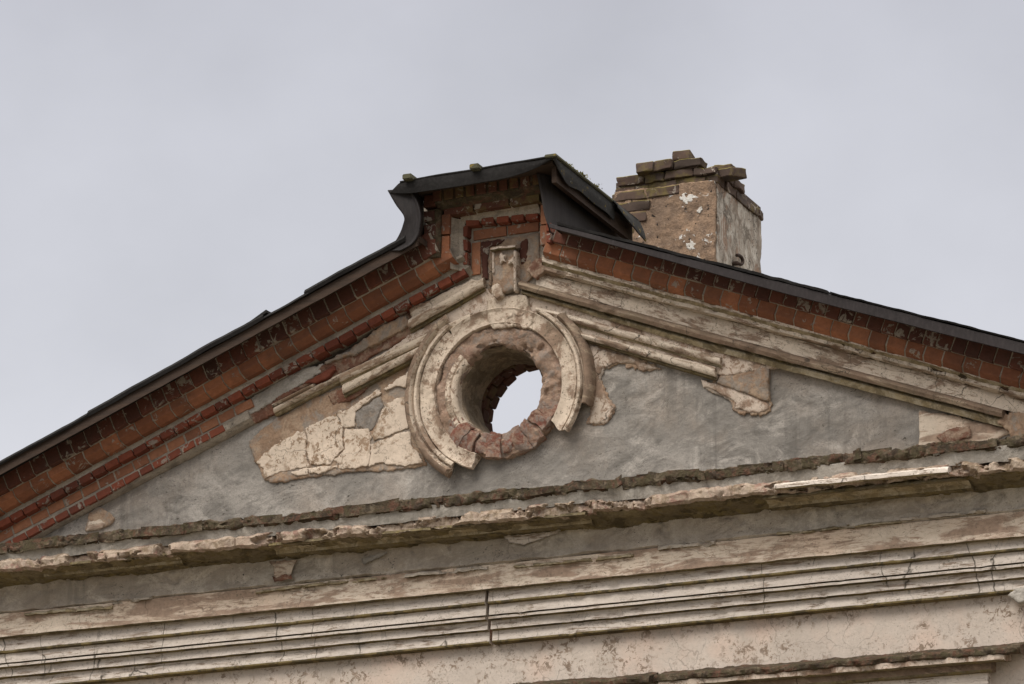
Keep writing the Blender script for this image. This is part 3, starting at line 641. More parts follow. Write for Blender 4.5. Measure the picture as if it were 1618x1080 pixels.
bed([((732,426),(732,345), -.13, [(-.01, -.075), (-.005, -.112), (.03, -.13), (.07, -.20), (.07, -.04), (-.01, -.04)]), ((728,350),(852,333), -.13, [(-.012, -.08), (-.005, -.115), (.03, -.13), (.065, -.205), (.07, -.04), (-.012, -.04)])], PB)
bed([((695,405),(695,330), -.25, [(0, -.2), (.0, -.235), (.02, -.262), (.09, -.262), (.09, -.04), (0, -.04)]), ((690,328),(854,302), -.25, [(-.01, -.2), (-.004, -.225), (.03, -.285), (.12, -.286), (.12, -.04), (-.01, -.04)])], PB, mats='coping')
slab('panel', [(759,379),(852,368),(853,420),(838,440),(815,462),(775,462),(760,440)], -.056, -.02, 'under', PB, edge=.01, amp=.012, sf=9, seed=5, label='bare brown panel of the raised block')
for i, p in enumerate(([(760,382),(798,377),(790,384),(772,389),(770,410),(771,440),(762,442)], [(822,378),(834,374),(834,392),(830,415),(823,418),(819,400)])):
    slab('brick_patch', p, -.068, -.03, 'c1', PB, edge=.014, amp=.01, sf=12, seed=60+i)
slab('plaster_patch', [(772,416),(779,395),(777,450),(772,452)], -.075, -.03, 'roll', PB, edge=.012, amp=.01, seed=63)
slab('undercoat_patch', [(832,426),(846,408),(872,400),(900,412),(893,428),(866,424),(846,440)], -.115, -.02, 'rubble', PB, edge=.014, amp=.02, sf=9, seed=67)
CK = slab('console', [(777,396),(813,391),(814,455),(794,462),(778,455)], -.125, -.03, 'under', PB, edge=.006, amp=.012, sf=10, seed=64, label='battered console block')
loft('console_ledge', [line(-.05, (774,391),(816,386)), line(-.16, (774,391),(816,386)), line(-.165, (774,394),(816,389)), line(-.14, (774,398),(816,392)), line(-.05, (774,398),(816,392))], X_(775, -.15), X_(815, -.15), ['cream', 'olive'], PB, [0, 0, 1, 1], step=.01, amp=.008, freq=14, seed=3)
slab('console_edge', [(811,395),(814.5,393),(815,458),(811,460)], -.14, -.05, 'cream', PB, edge=.004, seed=65)
slab('console_edge', [(777,398),(780,397),(780,430),(777,430)], -.14, -.05, 'cream', PB, edge=.004, seed=66)
for i, p in enumerate(([(788,405),(791,398),(794,402),(799,402),(796,408),(799,414),(793,411),(789,418),(790,410)], [(801,411),(806,409),(812,402),(811,410),(813,420),(808,414),(801,418),(804,412)])):
    slab('leaf_remnant', p, -.15, -.1, 'cream', PB, edge=.004, res=.006, amp=.004, seed=70+i)
slab('console_foot', [(776,450),(786,447),(793,452),(792,465),(783,472),(776,464)], -.14, -.03, 'ring', PB, edge=.012, amp=.014, sf=9, seed=73)

# ---- horizontal cornice and entablature
EN = empty('entablature', BLD)
x0e, x1e = -4.85, 4.85
A0, A1 = (0, 1618)
def HL(y, a, b_): return line(y, (0, a), (1618, b_))
RY = lambda a, b_, y: HL(y, a, b_)
loft('coping', [HL(-.0, 892, 720), HL(-.47, 858.5, 685.5), HL(-.482, 861, 688), HL(-.485, 869, 698), HL(-.478, 873, 703), HL(-.46, 875, 705), HL(.0, 872, 702)], x0e, x1e, ['coping'], EN, step=.010, amp=.03, freq=13, chip=.02, chipt=.08, chipf=13, rag=.012, sub=.009, seed=21, block=(.33, .008, .005), ragf=3.5, label='mossy bed of the brick coping')
loft('cement_slope', [HL(-.0, 870, 700), HL(-.465, 870, 700), HL(-.455, 878, 711), HL(-.44, 890, 725), HL(.0, 890, 725)], x0e, x1e, ['cement2'], EN, step=.014, amp=.022, freq=5, sub=.016, seed=22, label='pale cement repair')
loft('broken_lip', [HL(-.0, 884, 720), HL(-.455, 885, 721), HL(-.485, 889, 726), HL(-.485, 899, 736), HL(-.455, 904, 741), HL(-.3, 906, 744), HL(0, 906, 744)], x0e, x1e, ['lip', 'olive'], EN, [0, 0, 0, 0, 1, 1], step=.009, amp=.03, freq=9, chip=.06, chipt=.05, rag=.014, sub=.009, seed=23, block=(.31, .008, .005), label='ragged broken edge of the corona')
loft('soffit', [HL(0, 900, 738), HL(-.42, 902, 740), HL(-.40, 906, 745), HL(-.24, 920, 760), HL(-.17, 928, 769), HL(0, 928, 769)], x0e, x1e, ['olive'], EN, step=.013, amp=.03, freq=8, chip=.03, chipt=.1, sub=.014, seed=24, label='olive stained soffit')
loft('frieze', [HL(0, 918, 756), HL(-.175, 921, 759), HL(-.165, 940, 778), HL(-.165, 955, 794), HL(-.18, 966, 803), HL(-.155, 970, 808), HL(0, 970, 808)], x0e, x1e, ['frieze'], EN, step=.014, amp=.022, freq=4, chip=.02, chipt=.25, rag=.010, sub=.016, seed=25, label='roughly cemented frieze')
def bedmould(px0, px1, a, seed, full=True):
    L = [HL(-.1, a[0]-2, a[1]-2), HL(-.43, a[0]-1, a[1]-1), HL(-.44, a[0]+3, a[1]+3), HL(-.41, a[0]+5, a[1]+5), HL(-.36, a[0]+6, a[1]+6), HL(-.34, a[0]+10, a[1]+10), HL(-.31, a[0]+13, a[1]+13), HL(-.305, a[0]+18, a[1]+18), HL(-.26, a[0]+23, a[1]+23), HL(-.1, a[0]+23, a[1]+23)]
    return loft('bed_moulding', L, X_(px0, -.35), X_(px1, -.35), ['olivepale', 'olive'], EN, [1, 1, 1, 0, 0, 0, 0, 1, 1], step=.014, amp=.004, chip=.01, sub=.012, seed=seed)
bedmould(65, 283, (900, 738), 31); bedmould(432, 932, (901, 740), 32); bedmould(1213, 1535, (905, 744), 33)
loft('corona_lip', [line(-.1, (1225,766),(1530,735)), line(-.475, (1225,764),(1530,733)), line(-.515, (1225,766),(1530,735)), line(-.515, (1225,771),(1530,742)), line(-.49, (1225,774),(1530,745)), line(-.1, (1225,776),(1530,746))], X_(1226, -.5), X_(1502, -.5), ['arch', 'olivepale'], EN, [0, 0, 0, 1, 1], step=.014, amp=.005, chip=.02, sub=.01, seed=34, label='intact straight length of corona edge')
for i, (p, k) in enumerate((([(425,886),(470,884),(462,895),(458,908),(435,910),(432,896)], 'band'), ([(795,846),(885,838),(860,850),(830,860),(805,858)], 'arch'), ([(570,882),(610,872),(600,880),(575,890)], 'cement2'))):
    slab('plaster_patch', p, -.2, -.2, k, EN, edge=.012, amp=.004, seed=80+i)
slab('brick_patch', [(430,910),(460,906),(462,915),(432,919)], -.2, -.2, 'rubble', EN, edge=.012, amp=.015, sf=12, seed=84)
for i, (p0, p1, th) in enumerate((((41, 969), (178, 957), 4), ((178, 950), (240, 942), 5), ((404, 933), (610, 910), 4), ((640, 908), (770, 894), 5), ((812, 893), (1000, 874), 4), ((1040, 863), (1130, 853), 6), ((1228, 842), (1425, 822), 4), ((1425, 818), (1560, 803), 6))):
    q = lambda y, d: line(y, (p0[0], p0[1]+d), (p1[0], p1[1]+d))
    loft('fillet_remnant', [q(-.12, -3), q(-.185, -1), q(-.20, 1), q(-.198, th-1), q(-.18, th), q(-.12, th+1)], X_(p0[0], -.19), X_(p1[0], -.19), ['frieze' if i % 2 else 'olivepale', 'olive'], EN, [0, 0, 0, 1, 1], step=.009, amp=.014, freq=12, chip=.03, chipt=.1, chipf=12, rag=.010, ragf=5, sub=.008, seed=200+i)
# band g, then the stepped architrave in two lengths either side of the open joint
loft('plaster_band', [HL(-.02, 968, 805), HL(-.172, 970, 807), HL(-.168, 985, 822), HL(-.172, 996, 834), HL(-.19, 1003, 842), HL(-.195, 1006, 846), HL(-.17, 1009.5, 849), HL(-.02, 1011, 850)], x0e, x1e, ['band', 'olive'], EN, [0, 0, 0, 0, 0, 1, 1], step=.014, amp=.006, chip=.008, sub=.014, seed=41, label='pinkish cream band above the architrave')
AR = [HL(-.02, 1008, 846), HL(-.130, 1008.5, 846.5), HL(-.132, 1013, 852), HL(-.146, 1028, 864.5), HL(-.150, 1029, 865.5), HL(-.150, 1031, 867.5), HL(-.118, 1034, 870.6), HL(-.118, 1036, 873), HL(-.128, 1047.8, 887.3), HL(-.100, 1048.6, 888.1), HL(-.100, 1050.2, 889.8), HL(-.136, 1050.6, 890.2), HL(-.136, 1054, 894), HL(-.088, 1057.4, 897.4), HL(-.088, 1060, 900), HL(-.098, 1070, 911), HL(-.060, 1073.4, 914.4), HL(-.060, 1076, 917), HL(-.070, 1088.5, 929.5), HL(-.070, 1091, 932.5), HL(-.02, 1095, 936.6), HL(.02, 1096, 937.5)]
SG = [0, 0, 0, 1, 1, 1, 0, 0, 1, 1, 0, 0, 1, 0, 0, 1, 0, 0, 1, 1, 1]
XJ = X_(768, -.15, 985)
loft('architrave', AR, x0e, XJ-.012, ['arch', 'drip'], EN, SG, step=.016, amp=.003, chip=.012, chipt=.22, sub=.012, seed=42, label='stepped architrave left of the open joint')
loft('architrave', AR, XJ+.012, x1e, ['arch', 'drip'], EN, SG, step=.016, amp=.003, chip=.012, chipt=.22, sub=.012, seed=43, label='stepped architrave right of the open joint')
slab('joint_fill', [(757,940),(778,938),(776,1010),(768,1014),(760,1008)], -.05, .05, 'rubble', EN, edge=.01, amp=.02, sf=15, seed=44)
slab('cement_lump', [(1594,940),(1604,930),(1622,928),(1624,948),(1610,952)], -.13, 0, 'cement2', EN, edge=.015, amp=.03, sf=9, seed=45)

# ---- two window hoods at the foot of the picture
def hood(px0, px1, ya, yb_, label, seed, wob=0):
    h = empty('window_hood', BLD); h['label'] = label
    def q(y, d): return line(y, (1033, 1066.5+ya+d), (1560, 1024+yb_+d))
    loft('cap', [q(0, -4), q(-.2, 0), q(-.215, 3), q(-.21, 9), q(-.19, 12), q(0, 12)], X_(px0, -.2, 1050), X_(px1, -.2, 1030), ['coping'], h, step=.012, amp=.016, freq=12, chip=.014, chipf=14, chipt=.12, rag=.008, sub=.010, seed=seed, label='crumbling cement topped cap')
    loft('cornice_step', [q(0, 8), q(-.19, 10), q(-.19, 19), q(-.185, 20), q(-.13, 23), q(0, 23)], X_(px0+6, -.19, 1050), X_(px1-26, -.19, 1040), ['cream', 'olive'], h, [0, 0, 1, 1, 1], step=.014, amp=.006, chip=.02, sub=.012, seed=seed+1)
    loft('fascia', [q(0, 20), q(-.12, 22), q(-.12, 33), q(-.115, 36), q(-.07, 39), q(0, 39)], X_(px0+14, -.12, 1050), X_(px1-46, -.12, 1050), ['roll', 'olive'], h, [0, 0, 1, 1, 1], step=.014, amp=.004, chip=.01, sub=.012, seed=seed+2)
    loft('fascia', [q(0, 36), q(-.075, 38), q(-.075, 56), q(-.04, 60), q(-.04, 90), q(0, 90)], X_(px0+18, -.08, 1050), X_(px1-52, -.08, 1060), ['arch', 'olive'], h, [0, 0, 1, 0, 0], step=.014, amp=.004, sub=.014, seed=seed+3)
    return h
hood(1034, 1612, 0, 0, 'long window hood at the right with a broken end', 51)
hood(640, 1024, 0, 0, 'window hood whose end just shows at the bottom', 61)

# ---- roofs
RF = empty('roof', BLD); RF['label'] = 'felted roof edge of the left slope'
def felt_piece(x0, x1, d, seed, up=0):
    L = [line(1.25, *[(a, c-d-74) for a, c in ((0,727),(622,382))]), line(-.46, *[(a, c-d) for a, c in ((0,727),(622,382))]), line(-.475, *[(a, c-d+3) for a, c in ((0,727),(622,382))]), line(-.465, *[(a, c+8) for a, c in ((0,727),(622,382))]), line(-.44, *[(a, c+8) for a, c in ((0,727),(622,382))]), line(1.25, *[(a, c-66) for a, c in ((0,727),(622,382))])]
    # keep the roof plane level in depth
    f0 = L[1][1]; L[0] = (1.25, f0); L[5] = (1.25, L[4][1])
    return loft('felt_sheet', L, X_(x0, -.46, 600), X_(x1, -.46, 400), ['felt'], RF, step=.03, amp=.012, freq=3, sub=.05, seed=seed, rag=.006, ragf=2)
felt_piece(-140, 146, -1, 1); felt_piece(140, 418, 1.5, 2); felt_piece(405, 489, -3, 3); felt_piece(480, 640, 1, 4)
loft('fascia_board', [line(-.43, (0,733),(668,365)), line(-.445, (0,735),(668,367)), line(-.445, (0,750),(668,383)), line(-.415, (0,751),(668,384)), line(-.415, (0,735),(668,367))], X_(-140, -.44, 700), X_(660, -.44, 400), ['wood'], RF, step=.05, amp=.004, sub=.03, seed=5, label='weathered brown eave board')
lf = line(-.415, (0,746),(668,379))
loft('roof_deck', [(-.412, lf[1]), (-.412, lambda x: lf[1](x)+.045), (1.2, lambda x: lf[1](x)+.045), (1.2, lf[1])], X_(-140, -.4, 700), X_(664, -.4, 390), ['wood'], RF, step=.2, amp=0, sub=.3, smooth=False)
x, z = un(419, 497, -.46)
obj('felt_flap', [(x-.22, -.47, z-.10), (x+.01, -.47, z+.035), (x+.02, -.2, z+.04), (x-.22, -.2, z-.10), (x-.22, -.47, z-.115), (x+.015, -.47, z+.015), (x+.02, -.2, z+.02), (x-.22, -.2, z-.115)], [(0,1,2,3), (7,6,5,4), (0,4,5,1), (1,5,6,2), (2,6,7,3), (3,7,4,0)], 'felt', RF, label='loose felt corner lifting off the edge')
RG = empty('roof', BLD); RG['label'] = 'roof of the right slope with grey metal edge'
tR = line(-.47, (868,352),(1240,446),(1618,541)); bR = line(-.47, (868,359),(930,376),(1240,463),(1618,559))
loft('metal_edge', [(-.455, tR[1]), (-.465, lambda x: tR[1](x)-.004), (-.475, bR[1]), (-.468, lambda x: bR[1](x)-.004), (-.45, lambda x: bR[1](x)+.004), (-.455, lambda x: tR[1](x)-.01)], X_(868, -.47, 355), X_(1730, -.47, 570), ['edge'], RG, step=.05, amp=.006, freq=2, sub=.02, seed=6, label='grey brown metal drip edge')
loft('felt_sheet', [(-.47, lambda x: tR[1](x)+.002), (-.475, lambda x: tR[1](x)+.022), (1.25, lambda x: tR[1](x)+.026), (1.25, lambda x: tR[1](x)-.0)], X_(880, -.47, 355), X_(1308, -.47, 470), ['felt'], RG, step=.02, amp=.012, freq=9, sub=.05, seed=7)
loft('felt_sheet', [(-.47, lambda x: tR[1](x)+.004), (-.478, lambda x: tR[1](x)+.016), (1.25, lambda x: tR[1](x)+.020), (1.25, lambda x: tR[1](x)-.0)], X_(1312, -.47, 470), X_(1730, -.47, 570), ['felt'], RG, step=.02, amp=.010, freq=9, sub=.05, seed=8)
loft('roof_deck', [(-.44, lambda x: bR[1](x)+.012), (-.44, lambda x: tR[1](x)-.01), (1.2, lambda x: tR[1](x)-.01), (1.2, lambda x: bR[1](x)+.012)], X_(872, -.45, 360), X_(1730, -.45, 570), ['wood'], RG, step=.2, amp=0, sub=.3, smooth=False)

# ---- roof of the raised block
RT = empty('raised_roof', BLD); RT['label'] = 'small black felted roof box over the apex block'
YF = -.50
# front fascia of felt, hanging
def sheet(name, rows, mats, parent, t=.008, amp=.006, freq=4, sub=6, seed=0, label=None):
    """rows: list of equal-length 3-D polylines, smoothly ruled together"""
    Rw = np.array(rows, float); n = Rw.shape[1]; K = 10
    def dens(P):
        o = []
        for i in range(len(P)-1):
            p0 = P[max(0, i-1)]; p1 = P[i]; p2 = P[i+1]; p3 = P[min(len(P)-1, i+2)]
            for j in range(K):
                s = j/K; o.append(.5*(2*p1+(p2-p0)*s+(2*p0-5*p1+4*p2-p3)*s*s+(3*p1-p0-3*p2+p3)*s**3))
        o.append(P[-1]); return np.array(o)
    G = np.array([dens(r_) for r_ in Rw]); G = np.array([dens(G[:, j]) for j in range(G.shape[1])]).transpose(1, 0, 2)
    G[..., 1] += amp*fbm(G, freq, 3, seed); G[..., 0] += amp*fbm(G, freq, 3, seed+1); G[..., 2] += amp*.6*fbm(G, freq, 3, seed+2)
    a, c = G.shape[:2]; F_ = [(i*c+j, i*c+j+1, (i+1)*c+j+1, (i+1)*c+j) for i in range(a-1) for j in range(c-1)]
    return thin(obj(name, G.reshape(-1, 3), F_, mats, parent, None, True, label), t)
def P3(px, py, y): x, z = un(px, py, y); return (x, y, z)
ftop = [(630,290),(645,284),(700,275),(750,268),(805,259),(850,253),(874,248)]
fbot = [(616,304),(645,305),(700,298),(750,290),(805,280),(845,266),(870,252)]
sheet('felt_apron', [[P3(a, c, YF) for a, c in ftop], [P3((a+d)/2, (c+e_)/2, YF-.002) for (a, c), (d, e_) in zip(ftop, fbot)], [P3(a, c, YF+.005) for a, c in fbot]], 'felt', RT, seed=1, amp=.004, label='black felt hanging over the front eave')
# top deck: level, from front edge back
xa, za = un(616, 300, YF); xl, zl = un(632, 288, YF); xr, zr = un(876, 247, YF)
def deckz(x): return zl+(zr-zl)*(x-xl)/(xr-xl)
def sp(xv, y, dz=0): return (xv, y, deckz(xv)+dz)
xs_ = np.linspace(xl, xr, 7)
sheet('felt_deck', [[sp(v, y, .004) for v in xs_] for y in (YF-.005, 0, .4, .66)], 'felt', RT, seed=2, amp=.006, t=.012)
sheet('felt_deck', [[sp(v+.015, y, .010) for v in xs_] for y in (.58, .8, 1.0, 1.12)], 'felt', RT, seed=3, amp=.008, t=.012)
boxes('roof_boards', [(xl+.03, xr-.03, YF+.04, 1.05, deckz(xl)-.02, deckz(xl)+.0)], 'wood', RT)
o = RT.children[-1]
for v in o.data.vertices: v.co.z = deckz(v.co.x)-(.035 if v.co.z < deckz(xl)-.01 else .012)
# right verge: hanging felt strip and board under it
def vz(y, d, w=0): return (xr+w, y, zr-d)
ys = [YF, -.38, -.22, 0, .25, .5, .66]
dl = [.02, .10, .13, .11, .115, .115, .12]
sheet('felt_apron', [[vz(y, -.006) for y in ys], [vz(y, d*.5, .008) for y, d in zip(ys, dl)], [vz(y, d, -.005+.01*(i % 2)) for i, (y, d) in enumerate(zip(ys, dl))]], 'feltl', RT, seed=5, amp=.008, label='lichened felt hanging down the side verge')
ys2 = [.60, .72, .86, 1.0, 1.14]
sheet('felt_apron', [[vz(y, .0, .02) for y in ys2], [vz(y, .03+.014*i, .05) for i, y in enumerate(ys2)], [vz(y, .06+.022*i, .06) for i, y in enumerate(ys2)]], 'feltl', RT, seed=6, amp=.006, label='curled rear felt strip')
boxes('verge_board', [(xr-.06, xr-.025, YF+.10, 1.10, zr-.155, zr-.03)], 'wood', RT)
# side cheek: sheet cladding, plane facing right
xc = un(866, 345, -.30)[0]-.0
zb = lambda y: un(866, 352, -.30)[1]-.15
yc = [-.33, -.31, -.2, .1, .5, .9, 1.2]
zt = zr-.05
fl = [(-.075, 0), (-.05, 0), (0, 0), (0, 0), (0, 0), (0, 0), (0, 0)]
sheet('cheek_cladding', [[(xc-.07, -.345, zt), (xc-.05, -.33, zt), (xc, -.2, zt), (xc, .1, zt), (xc, .5, zt), (xc, .9, zt), (xc, 1.2, zt)],
      [(xc-.035, -.35, zt-.16), (xc-.02, -.335, zt-.16), (xc, -.2, zt-.16), (xc, .1, zt-.16), (xc, .5, zt-.16), (xc, .9, zt-.16), (xc, 1.2, zt-.16)],
      [(xc-.01, -.36, zt-.29), (xc, -.345, zt-.30), (xc, -.2, zt-.31), (xc, .1, zt-.33), (xc, .5, zt-.33), (xc, .9, zt-.33), (xc, 1.2, zt-.33)],
      [(xc+.02, -.36, zt-.39), (xc+.02, -.345, zt-.40), (xc, -.2, zt-.45), (xc, .1, zt-.5), (xc, .5, zt-.5), (xc, .9, zt-.5), (xc, 1.2, zt-.5)]], 'cheek', RT, seed=7, amp=.005, label='dark sheet cladding of the side wall')
boxes('parapet_body', [(un(672,330,-.3)[0]+.06, xc-.02, -.035, 1.15, zt-.9, zt-.01)], 'mortar', PB)
# left end: flared sheet metal skirt
outer = [(613,300),(626,322),(639,341),(637,356),(630,373),(620,387),(604,397)]
mid = [(645,298),(655,320),(660,340),(659,356),(656,372),(646,386),(628,396)]
inn = [(668,296),(669,325),(669,342),(669,356),(668,372),(664,384),(650,393)]
sheet('metal_skirt', [[P3(a, c, -.49+.01*i) for i, (a, c) in enumerate(outer)], [P3(a-2, c, -.455) for i, (a, c) in enumerate(mid)], [P3(a+6, c, -.43) for i, (a, c) in enumerate(mid)], [P3(a, c, -.12) for a, c in inn]], 'sheet', RT, seed=8, amp=.004, label='flared sheet metal skirt at the left corner')
o2 = [P3(a, c, -.49+.01*i) for i, (a, c) in enumerate(outer)]
sheet('metal_skirt', [o2, [(p[0]+.03, 0, p[2]) for p in o2], [(p[0]+.08, 1.0, p[2]) for p in o2]], 'sheet', RT, seed=9, amp=.004, label='side of the metal skirt')
# two batten ends standing proud of the felt
for (px, py) in ((646, 281), (752, 265)):
    x, z = un(px, py, YF-.02)
    boxes('batten', [(x-.035, x+.035, YF-.06, .9, z-.018, z+.022)], 'batten', RT, bevel=.006)
x, z = un(872, 248, YF)
boxes('batten', [(x-.05, x+.04, YF-.02, .6, z-.005, z+.02)], 'batten', RT, bevel=.006)

# ---- chimney
CH = empty('chimney', BLD)
YC = 1.75
cxl = un(974, 300, YC)[0]; cxr = un(1133, 300, YC)[0]
cyb = unx(1202, 345, cxr)[0]
ztop = un(1133, 285, YC)[1]; zbot = ztop-2.2
def face_grid(name, fn, nu, nv, mats, seed, amp=.014, label=None):
    U, V_ = np.meshgrid(np.linspace(0, 1, nu), np.linspace(0, 1, nv)); P = fn(U, V_)
    P = P+fbm(P, 6, 5, seed)[..., None]*amp
    F_ = [(i*nu+j, i*nu+j+1, (i+1)*nu+j+1, (i+1)*nu+j) for i in range(nv-1) for j in range(nu-1)]
    return obj(name, P.reshape(-1, 3), F_, mats, CH, None, True, label)
boxes('shaft', [(cxl+.02, cxr-.02, YC+.02, cyb-.0, zbot-9, ztop+.0)], 'oldbrick', CH)
hh = 1.35
thin(face_grid('render_coat', lambda u, v: np.stack([cxl+.17*(1-np.minimum(1, v*1.15))*0+cxl*0+ (u*(cxr-cxl)), YC-.012+0*u, ztop-hh+v*hh], -1), 90, 130, 'render', 1, .02, 'brown roughcast front face with white flecks'), .02, -1)
thin(face_grid('whitewashed_coat', lambda u, v: np.stack([cxr+.004+0*u, YC-.01+u*(cyb-YC), ztop-hh+v*hh], -1), 80, 130, 'whitewash', 2, .018, 'cracked whitewashed side face'), .02, -1)
def brick_at(V, F_, c, size, rz, rnd, ry=0, rx=0, jit=.006):
    Mx = Matrix.Rotation(rz, 3, 'Z') @ Matrix.Rotation(ry, 3, 'Y') @ Matrix.Rotation(rx, 3, 'X'); k = len(V)
    for sx in (-1, 1):
        for sy in (-1, 1):
            for sz in (-1, 1):
                p = Mx @ Vector((sx*size[0]/2, sy*size[1]/2, sz*size[2]/2)); V.append((c[0]+p.x+rnd.uniform(-jit, jit), c[1]+p.y+rnd.uniform(-jit, jit), c[2]+p.z+rnd.uniform(-jit, jit)))
    F_ += [(k, k+1, k+3, k+2), (k+4, k+6, k+7, k+5), (k, k+4, k+5, k+1), (k+2, k+3, k+7, k+6), (k, k+2, k+6, k+4), (k+1, k+5, k+7, k+3)]
def rough_bricks(name, V, F_, mats, parent, seed, label=None, amp=.012):
    o = obj(name, V, F_, mats, parent, None, False, label)
    bm = bmesh.new(); bm.from_mesh(o.data); bmesh.ops.bevel(bm, geom=list(bm.edges), offset=.005, segments=1, affect='EDGES', clamp_overlap=True)
    bmesh.ops.subdivide_edges(bm, edges=[e for e in bm.edges if e.calc_length() > .03], cuts=3, use_grid_fill=True)
    bm.verts.ensure_lookup_table(); P = np.array([v.co[:] for v in bm.verts]); d = np.stack([fbm(P, 14, 3, seed+i) for i in range(3)], 1)*amp
    for v, q in zip(bm.verts, d): v.co += Vector(q)
    bm.to_mesh(o.data); bm.free()
    for p in o.data.polygons: p.use_smooth = True
    o.data.set_sharp_from_angle(angle=R(35)); return o
def broken_row(name, top, bot, y, xa, xb, mat, parent, seed, lens, dep, label=None, drop=.12, amp=.014):
    """a row of broken bricks along a ledge between two lines"""
    r2 = random.Random(seed); V = []; F_ = []; x = xa
    while x < xb:
        L = r2.choice(lens)*r2.uniform(.8, 1.2)
        if r2.random() > drop:
            xm = x+L/2; zt = float(top[1](np.array([xm]))[0])+r2.uniform(-.012, .006); zb_ = float(bot[1](np.array([xm]))[0])+r2.uniform(-.008, .012)
            if r2.random() < .25: zb_ += r2.uniform(.015, .032)
            elif r2.random() < .25: zt -= r2.uniform(.015, .03)
            yy = y+r2.uniform(-.012, .028); k = len(V); tl = r2.uniform(-.008, .008)
            for xx, d in ((x-.004, -tl), (x+L+.004, tl)):
                cut = r2.uniform(0, .02)
                V += [(xx, yy+cut, zb_+d), (xx, yy+r2.uniform(-.006, .01), zt+d), (xx, yy+dep, zt+d), (xx, yy+dep, zb_+d)]
            F_ += [(k, k+1, k+2, k+3), (k+4, k+7, k+6, k+5), (k, k+4, k+5, k+1), (k+1, k+5, k+6, k+2), (k+2, k+6, k+7, k+3), (k+3, k+7, k+4, k)]
        x += L
    return rough_bricks(name, V, F_, mat, parent, seed, label, amp)
broken_row('coping', HL(-.5, 857, 684), HL(-.5, 873, 702.5), -.495, x0e, x1e, 'coping', EN, 31, (.05, .09, .13, .2, .3, .42), 0, 'crumbling mossy brick coping', .024)
def voussoirs():
    V = []; F_ = []; r2 = random.Random(12); n = 27
    for i in range(n):
        a = 2*math.pi*i/n+r2.uniform(-.02, .02); mid_ = a*180/math.pi
        low = 205 < mid_ < 340; w = 2*math.pi/n*.985
        if not low: continue
        r_in = R0+r2.uniform(-.012, .012); r_out = .475+r2.uniform(-.03, .02)+(.02 if low else 0); yf = -.056+r2.uniform(-.014, .012)-.026
        k = len(V)
        for q, y in ((r_in, .04), (r_in+.01, yf), (r_out, yf+.01), (r_out, .03)):
            for b_ in (a-w/2, a+w/2): V.append((q*math.cos(b_), y, ZO+q*math.sin(b_)))
        F_ += [(k, k+1, k+3, k+2), (k+2, k+3, k+5, k+4), (k+4, k+5, k+7, k+6), (k+6, k+7, k+1, k), (k, k+2, k+4, k+6), (k+1, k+7, k+5, k+3)]
    rough_bricks('brick_ring', V, F_, 'ringred', OC, 6, 'spalled reddish brick ring', amp=.032)
voussoirs()
rnd = random.Random(5)
# broken brickwork at the head and down the left edge
V = []; F_ = []; cw = cxr-cxl
rows = [(0, 1.0, .0, 0), (1, 1.0, .03, 0)]
for r_ in range(3):
    z = ztop+.006+r_*.07; ov = .020+.022*r_
    xq = cxl-ov+(0, .05, .30)[r_]; 
    while xq < cxr+ov-(.05, .05, .2)[r_]:
        L = rnd.choice((.12, .22, .17)); L = min(L, cxr+ov-xq); brick_at(V, F_, (xq+L/2, YC-ov+.07, z), (L-.010, .14, .062+rnd.uniform(-.006, .006)), rnd.uniform(-.05, .05), rnd, rnd.uniform(-.02, .02)); xq += L
    yq = YC+.14
    while yq < cyb-.02:
        L = rnd.choice((.13, .24)); L = min(L, cyb-yq+.02)
        if not ((r_ == 1 and yq > YC+.42) or (r_ == 2 and yq > YC+.15)): brick_at(V, F_, (cxr+ov-.07, yq+L/2, z-(.0)), (.14, L-.010, .062), rnd.uniform(-.05, .05), rnd)
        yq += L
for r_ in range(5):
    z = ztop-.045-r_*.085; L = (.26, .30, .25, .17, .13)[r_]; off = (0, .0, .02, 0, .0)[r_]
    x0_ = cxl-.02+off
    for k in range(2 if r_ < 1 else 1): brick_at(V, F_, (x0_+L/2+k*(L+.012), YC+.022, z), (L, .13, .072), rnd.uniform(-.02, .02), rnd)
boxes('chimney_head', [(cxl-.0, cxr+.008, YC-.008, cyb-.02, ztop-.02, ztop+.075)], 'oldbrick', CH)
rough_bricks('brickwork', V, F_, 'oldbrick', CH, 3, 'broken brickwork showing at the chimney head', .018)
for i, p in enumerate(([(1071,312),(1080,306),(1088,309),(1092,303),(1096,311),(1104,309),(1092,318),(1080,319)], [(1103,331),(1108,327),(1109,335),(1103,340)], [(1083,385),(1092,381),(1101,388),(1099,394),(1090,392),(1082,391)], [(1084,366),(1090,364),(1093,368),(1086,369)], [(1098,407),(1117,403),(1121,409),(1110,412)], [(1035,390),(1040,388),(1043,392),(1037,394)])):
    slab('paint_fleck', p, YC-.034, YC-.01, 'fleck', CH, res=.005, edge=.032, ef=26, amp=.004, rnd=0, seed=90+i)
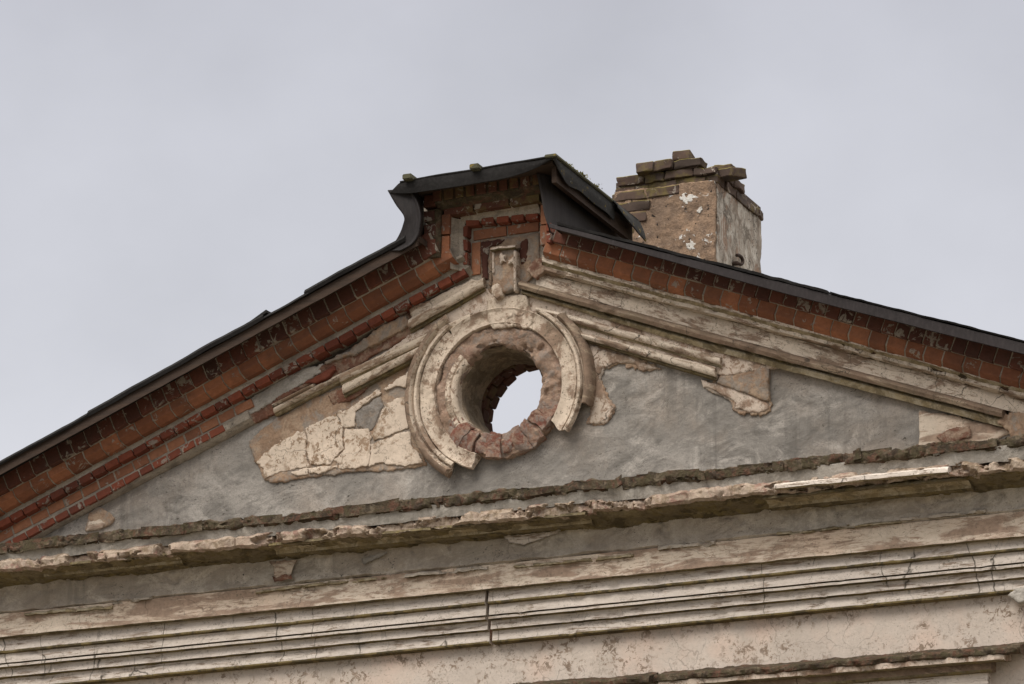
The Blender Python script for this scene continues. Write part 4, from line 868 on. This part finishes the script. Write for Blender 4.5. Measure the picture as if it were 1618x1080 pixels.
# iron hook in the side face
hx = cxr+.015; hy, hz = unx(1160, 416, hx)
V = []; F_ = []; K = 8; N = 26
pts = []
for i in range(N):
    t = i/(N-1)
    if t < .2: pts.append((hx-.05+t/.2*.09, hy, hz))
    else:
        a = -math.pi/2+(t-.2)/.8*math.pi*1.25; pts.append((hx+.04+.01*math.cos(a), hy+.05*math.cos(a), hz+.025+.033*math.sin(a)))
for i, p in enumerate(pts):
    t = (np.array(pts[min(N-1, i+1)])-np.array(pts[max(0, i-1)])); t = t/np.linalg.norm(t); s = np.cross(t, [.3, .2, 1.]); s /= np.linalg.norm(s); q = np.cross(t, s)
    for k in range(K):
        a = 2*math.pi*k/K; w = .013 if i > 4 else .018; V.append(tuple(np.array(p)+w*(s*math.cos(a)+q*math.sin(a))))
for i in range(N-1):
    for k in range(K): F_.append((i*K+k, i*K+(k+1) % K, (i+1)*K+(k+1) % K, (i+1)*K+k))
F_ += [list(range(K))[::-1], [(N-1)*K+k for k in range(K)]]
obj('iron_hook', V, F_, 'iron', CH, None, True, 'rusted iron hook in the whitewashed side')

# ---- loose bricks lying on the chimney head: things of their own
def loose(px, py, y, size, rz, ry, label, seed):
    x, z = un(px, py, y); V = []; F_ = []; r2 = random.Random(seed)
    brick_at(V, F_, (x, y, z), size, rz, r2, ry, r2.uniform(-.08, .08), .006)
    o = rough_bricks('loose_brick', V, F_, 'oldbrick', None, seed, label)
    o['category'] = 'brick'; o['group'] = 'loose bricks on the chimney top'; return o
loose(1026, 273, YC+.02, (.14, .25, .07), .06, 0, 'brown brick overhanging the left end of the chimney top', 1)
loose(1055, 266, YC+.04, (.15, .25, .07), -.05, -.03, 'dark brick on the chimney top just left of the topmost brick', 2)
loose(1082, 253, YC+.10, (.13, .24, .075), .1, 0, 'topmost brick on the chimney', 3)
loose(1088, 264, YC+.04, (.24, .13, .07), -.12, .06, 'orange mossy brick directly under the topmost brick', 4)
loose(1150, 275, YC+.06, (.25, .13, .07), -.5, .12, 'tilted dark brick hanging over the right front corner of the chimney', 5)

# ---- moss tufts along the verge and chimney head
rnd = random.Random(9); V = []; F_ = []
def tuft(c, s, n=110):
    for _ in range(n):
        p = Vector(c)+Vector((rnd.gauss(0, s*.7), rnd.gauss(0, s*1.3), abs(rnd.gauss(0, s*.35)))); d = Vector((rnd.uniform(-1, 1), rnd.uniform(-1, 1), rnd.uniform(.2, 1))).normalized()*s*.6
        q = d.cross(Vector((rnd.random(), rnd.random(), rnd.random()))).normalized()*s*.35; k = len(V)
        V.extend([tuple(p-q), tuple(p+q), tuple(p+d)]); F_.append((k, k+1, k+2))
for y, s in ((-.28, .014), (-.22, .02), (-.18, .013), (-.05, .018), (.0, .024), (.05, .022), (.1, .012), (.28, .022), (.31, .018), (.5, .01)):
    tuft((xr-.01, y, zr+.012), s)
mo = obj('moss', V, F_, 'moss'); mo['kind'] = 'stuff'; mo['label'] = 'yellow green moss tufts growing along the felt verge'
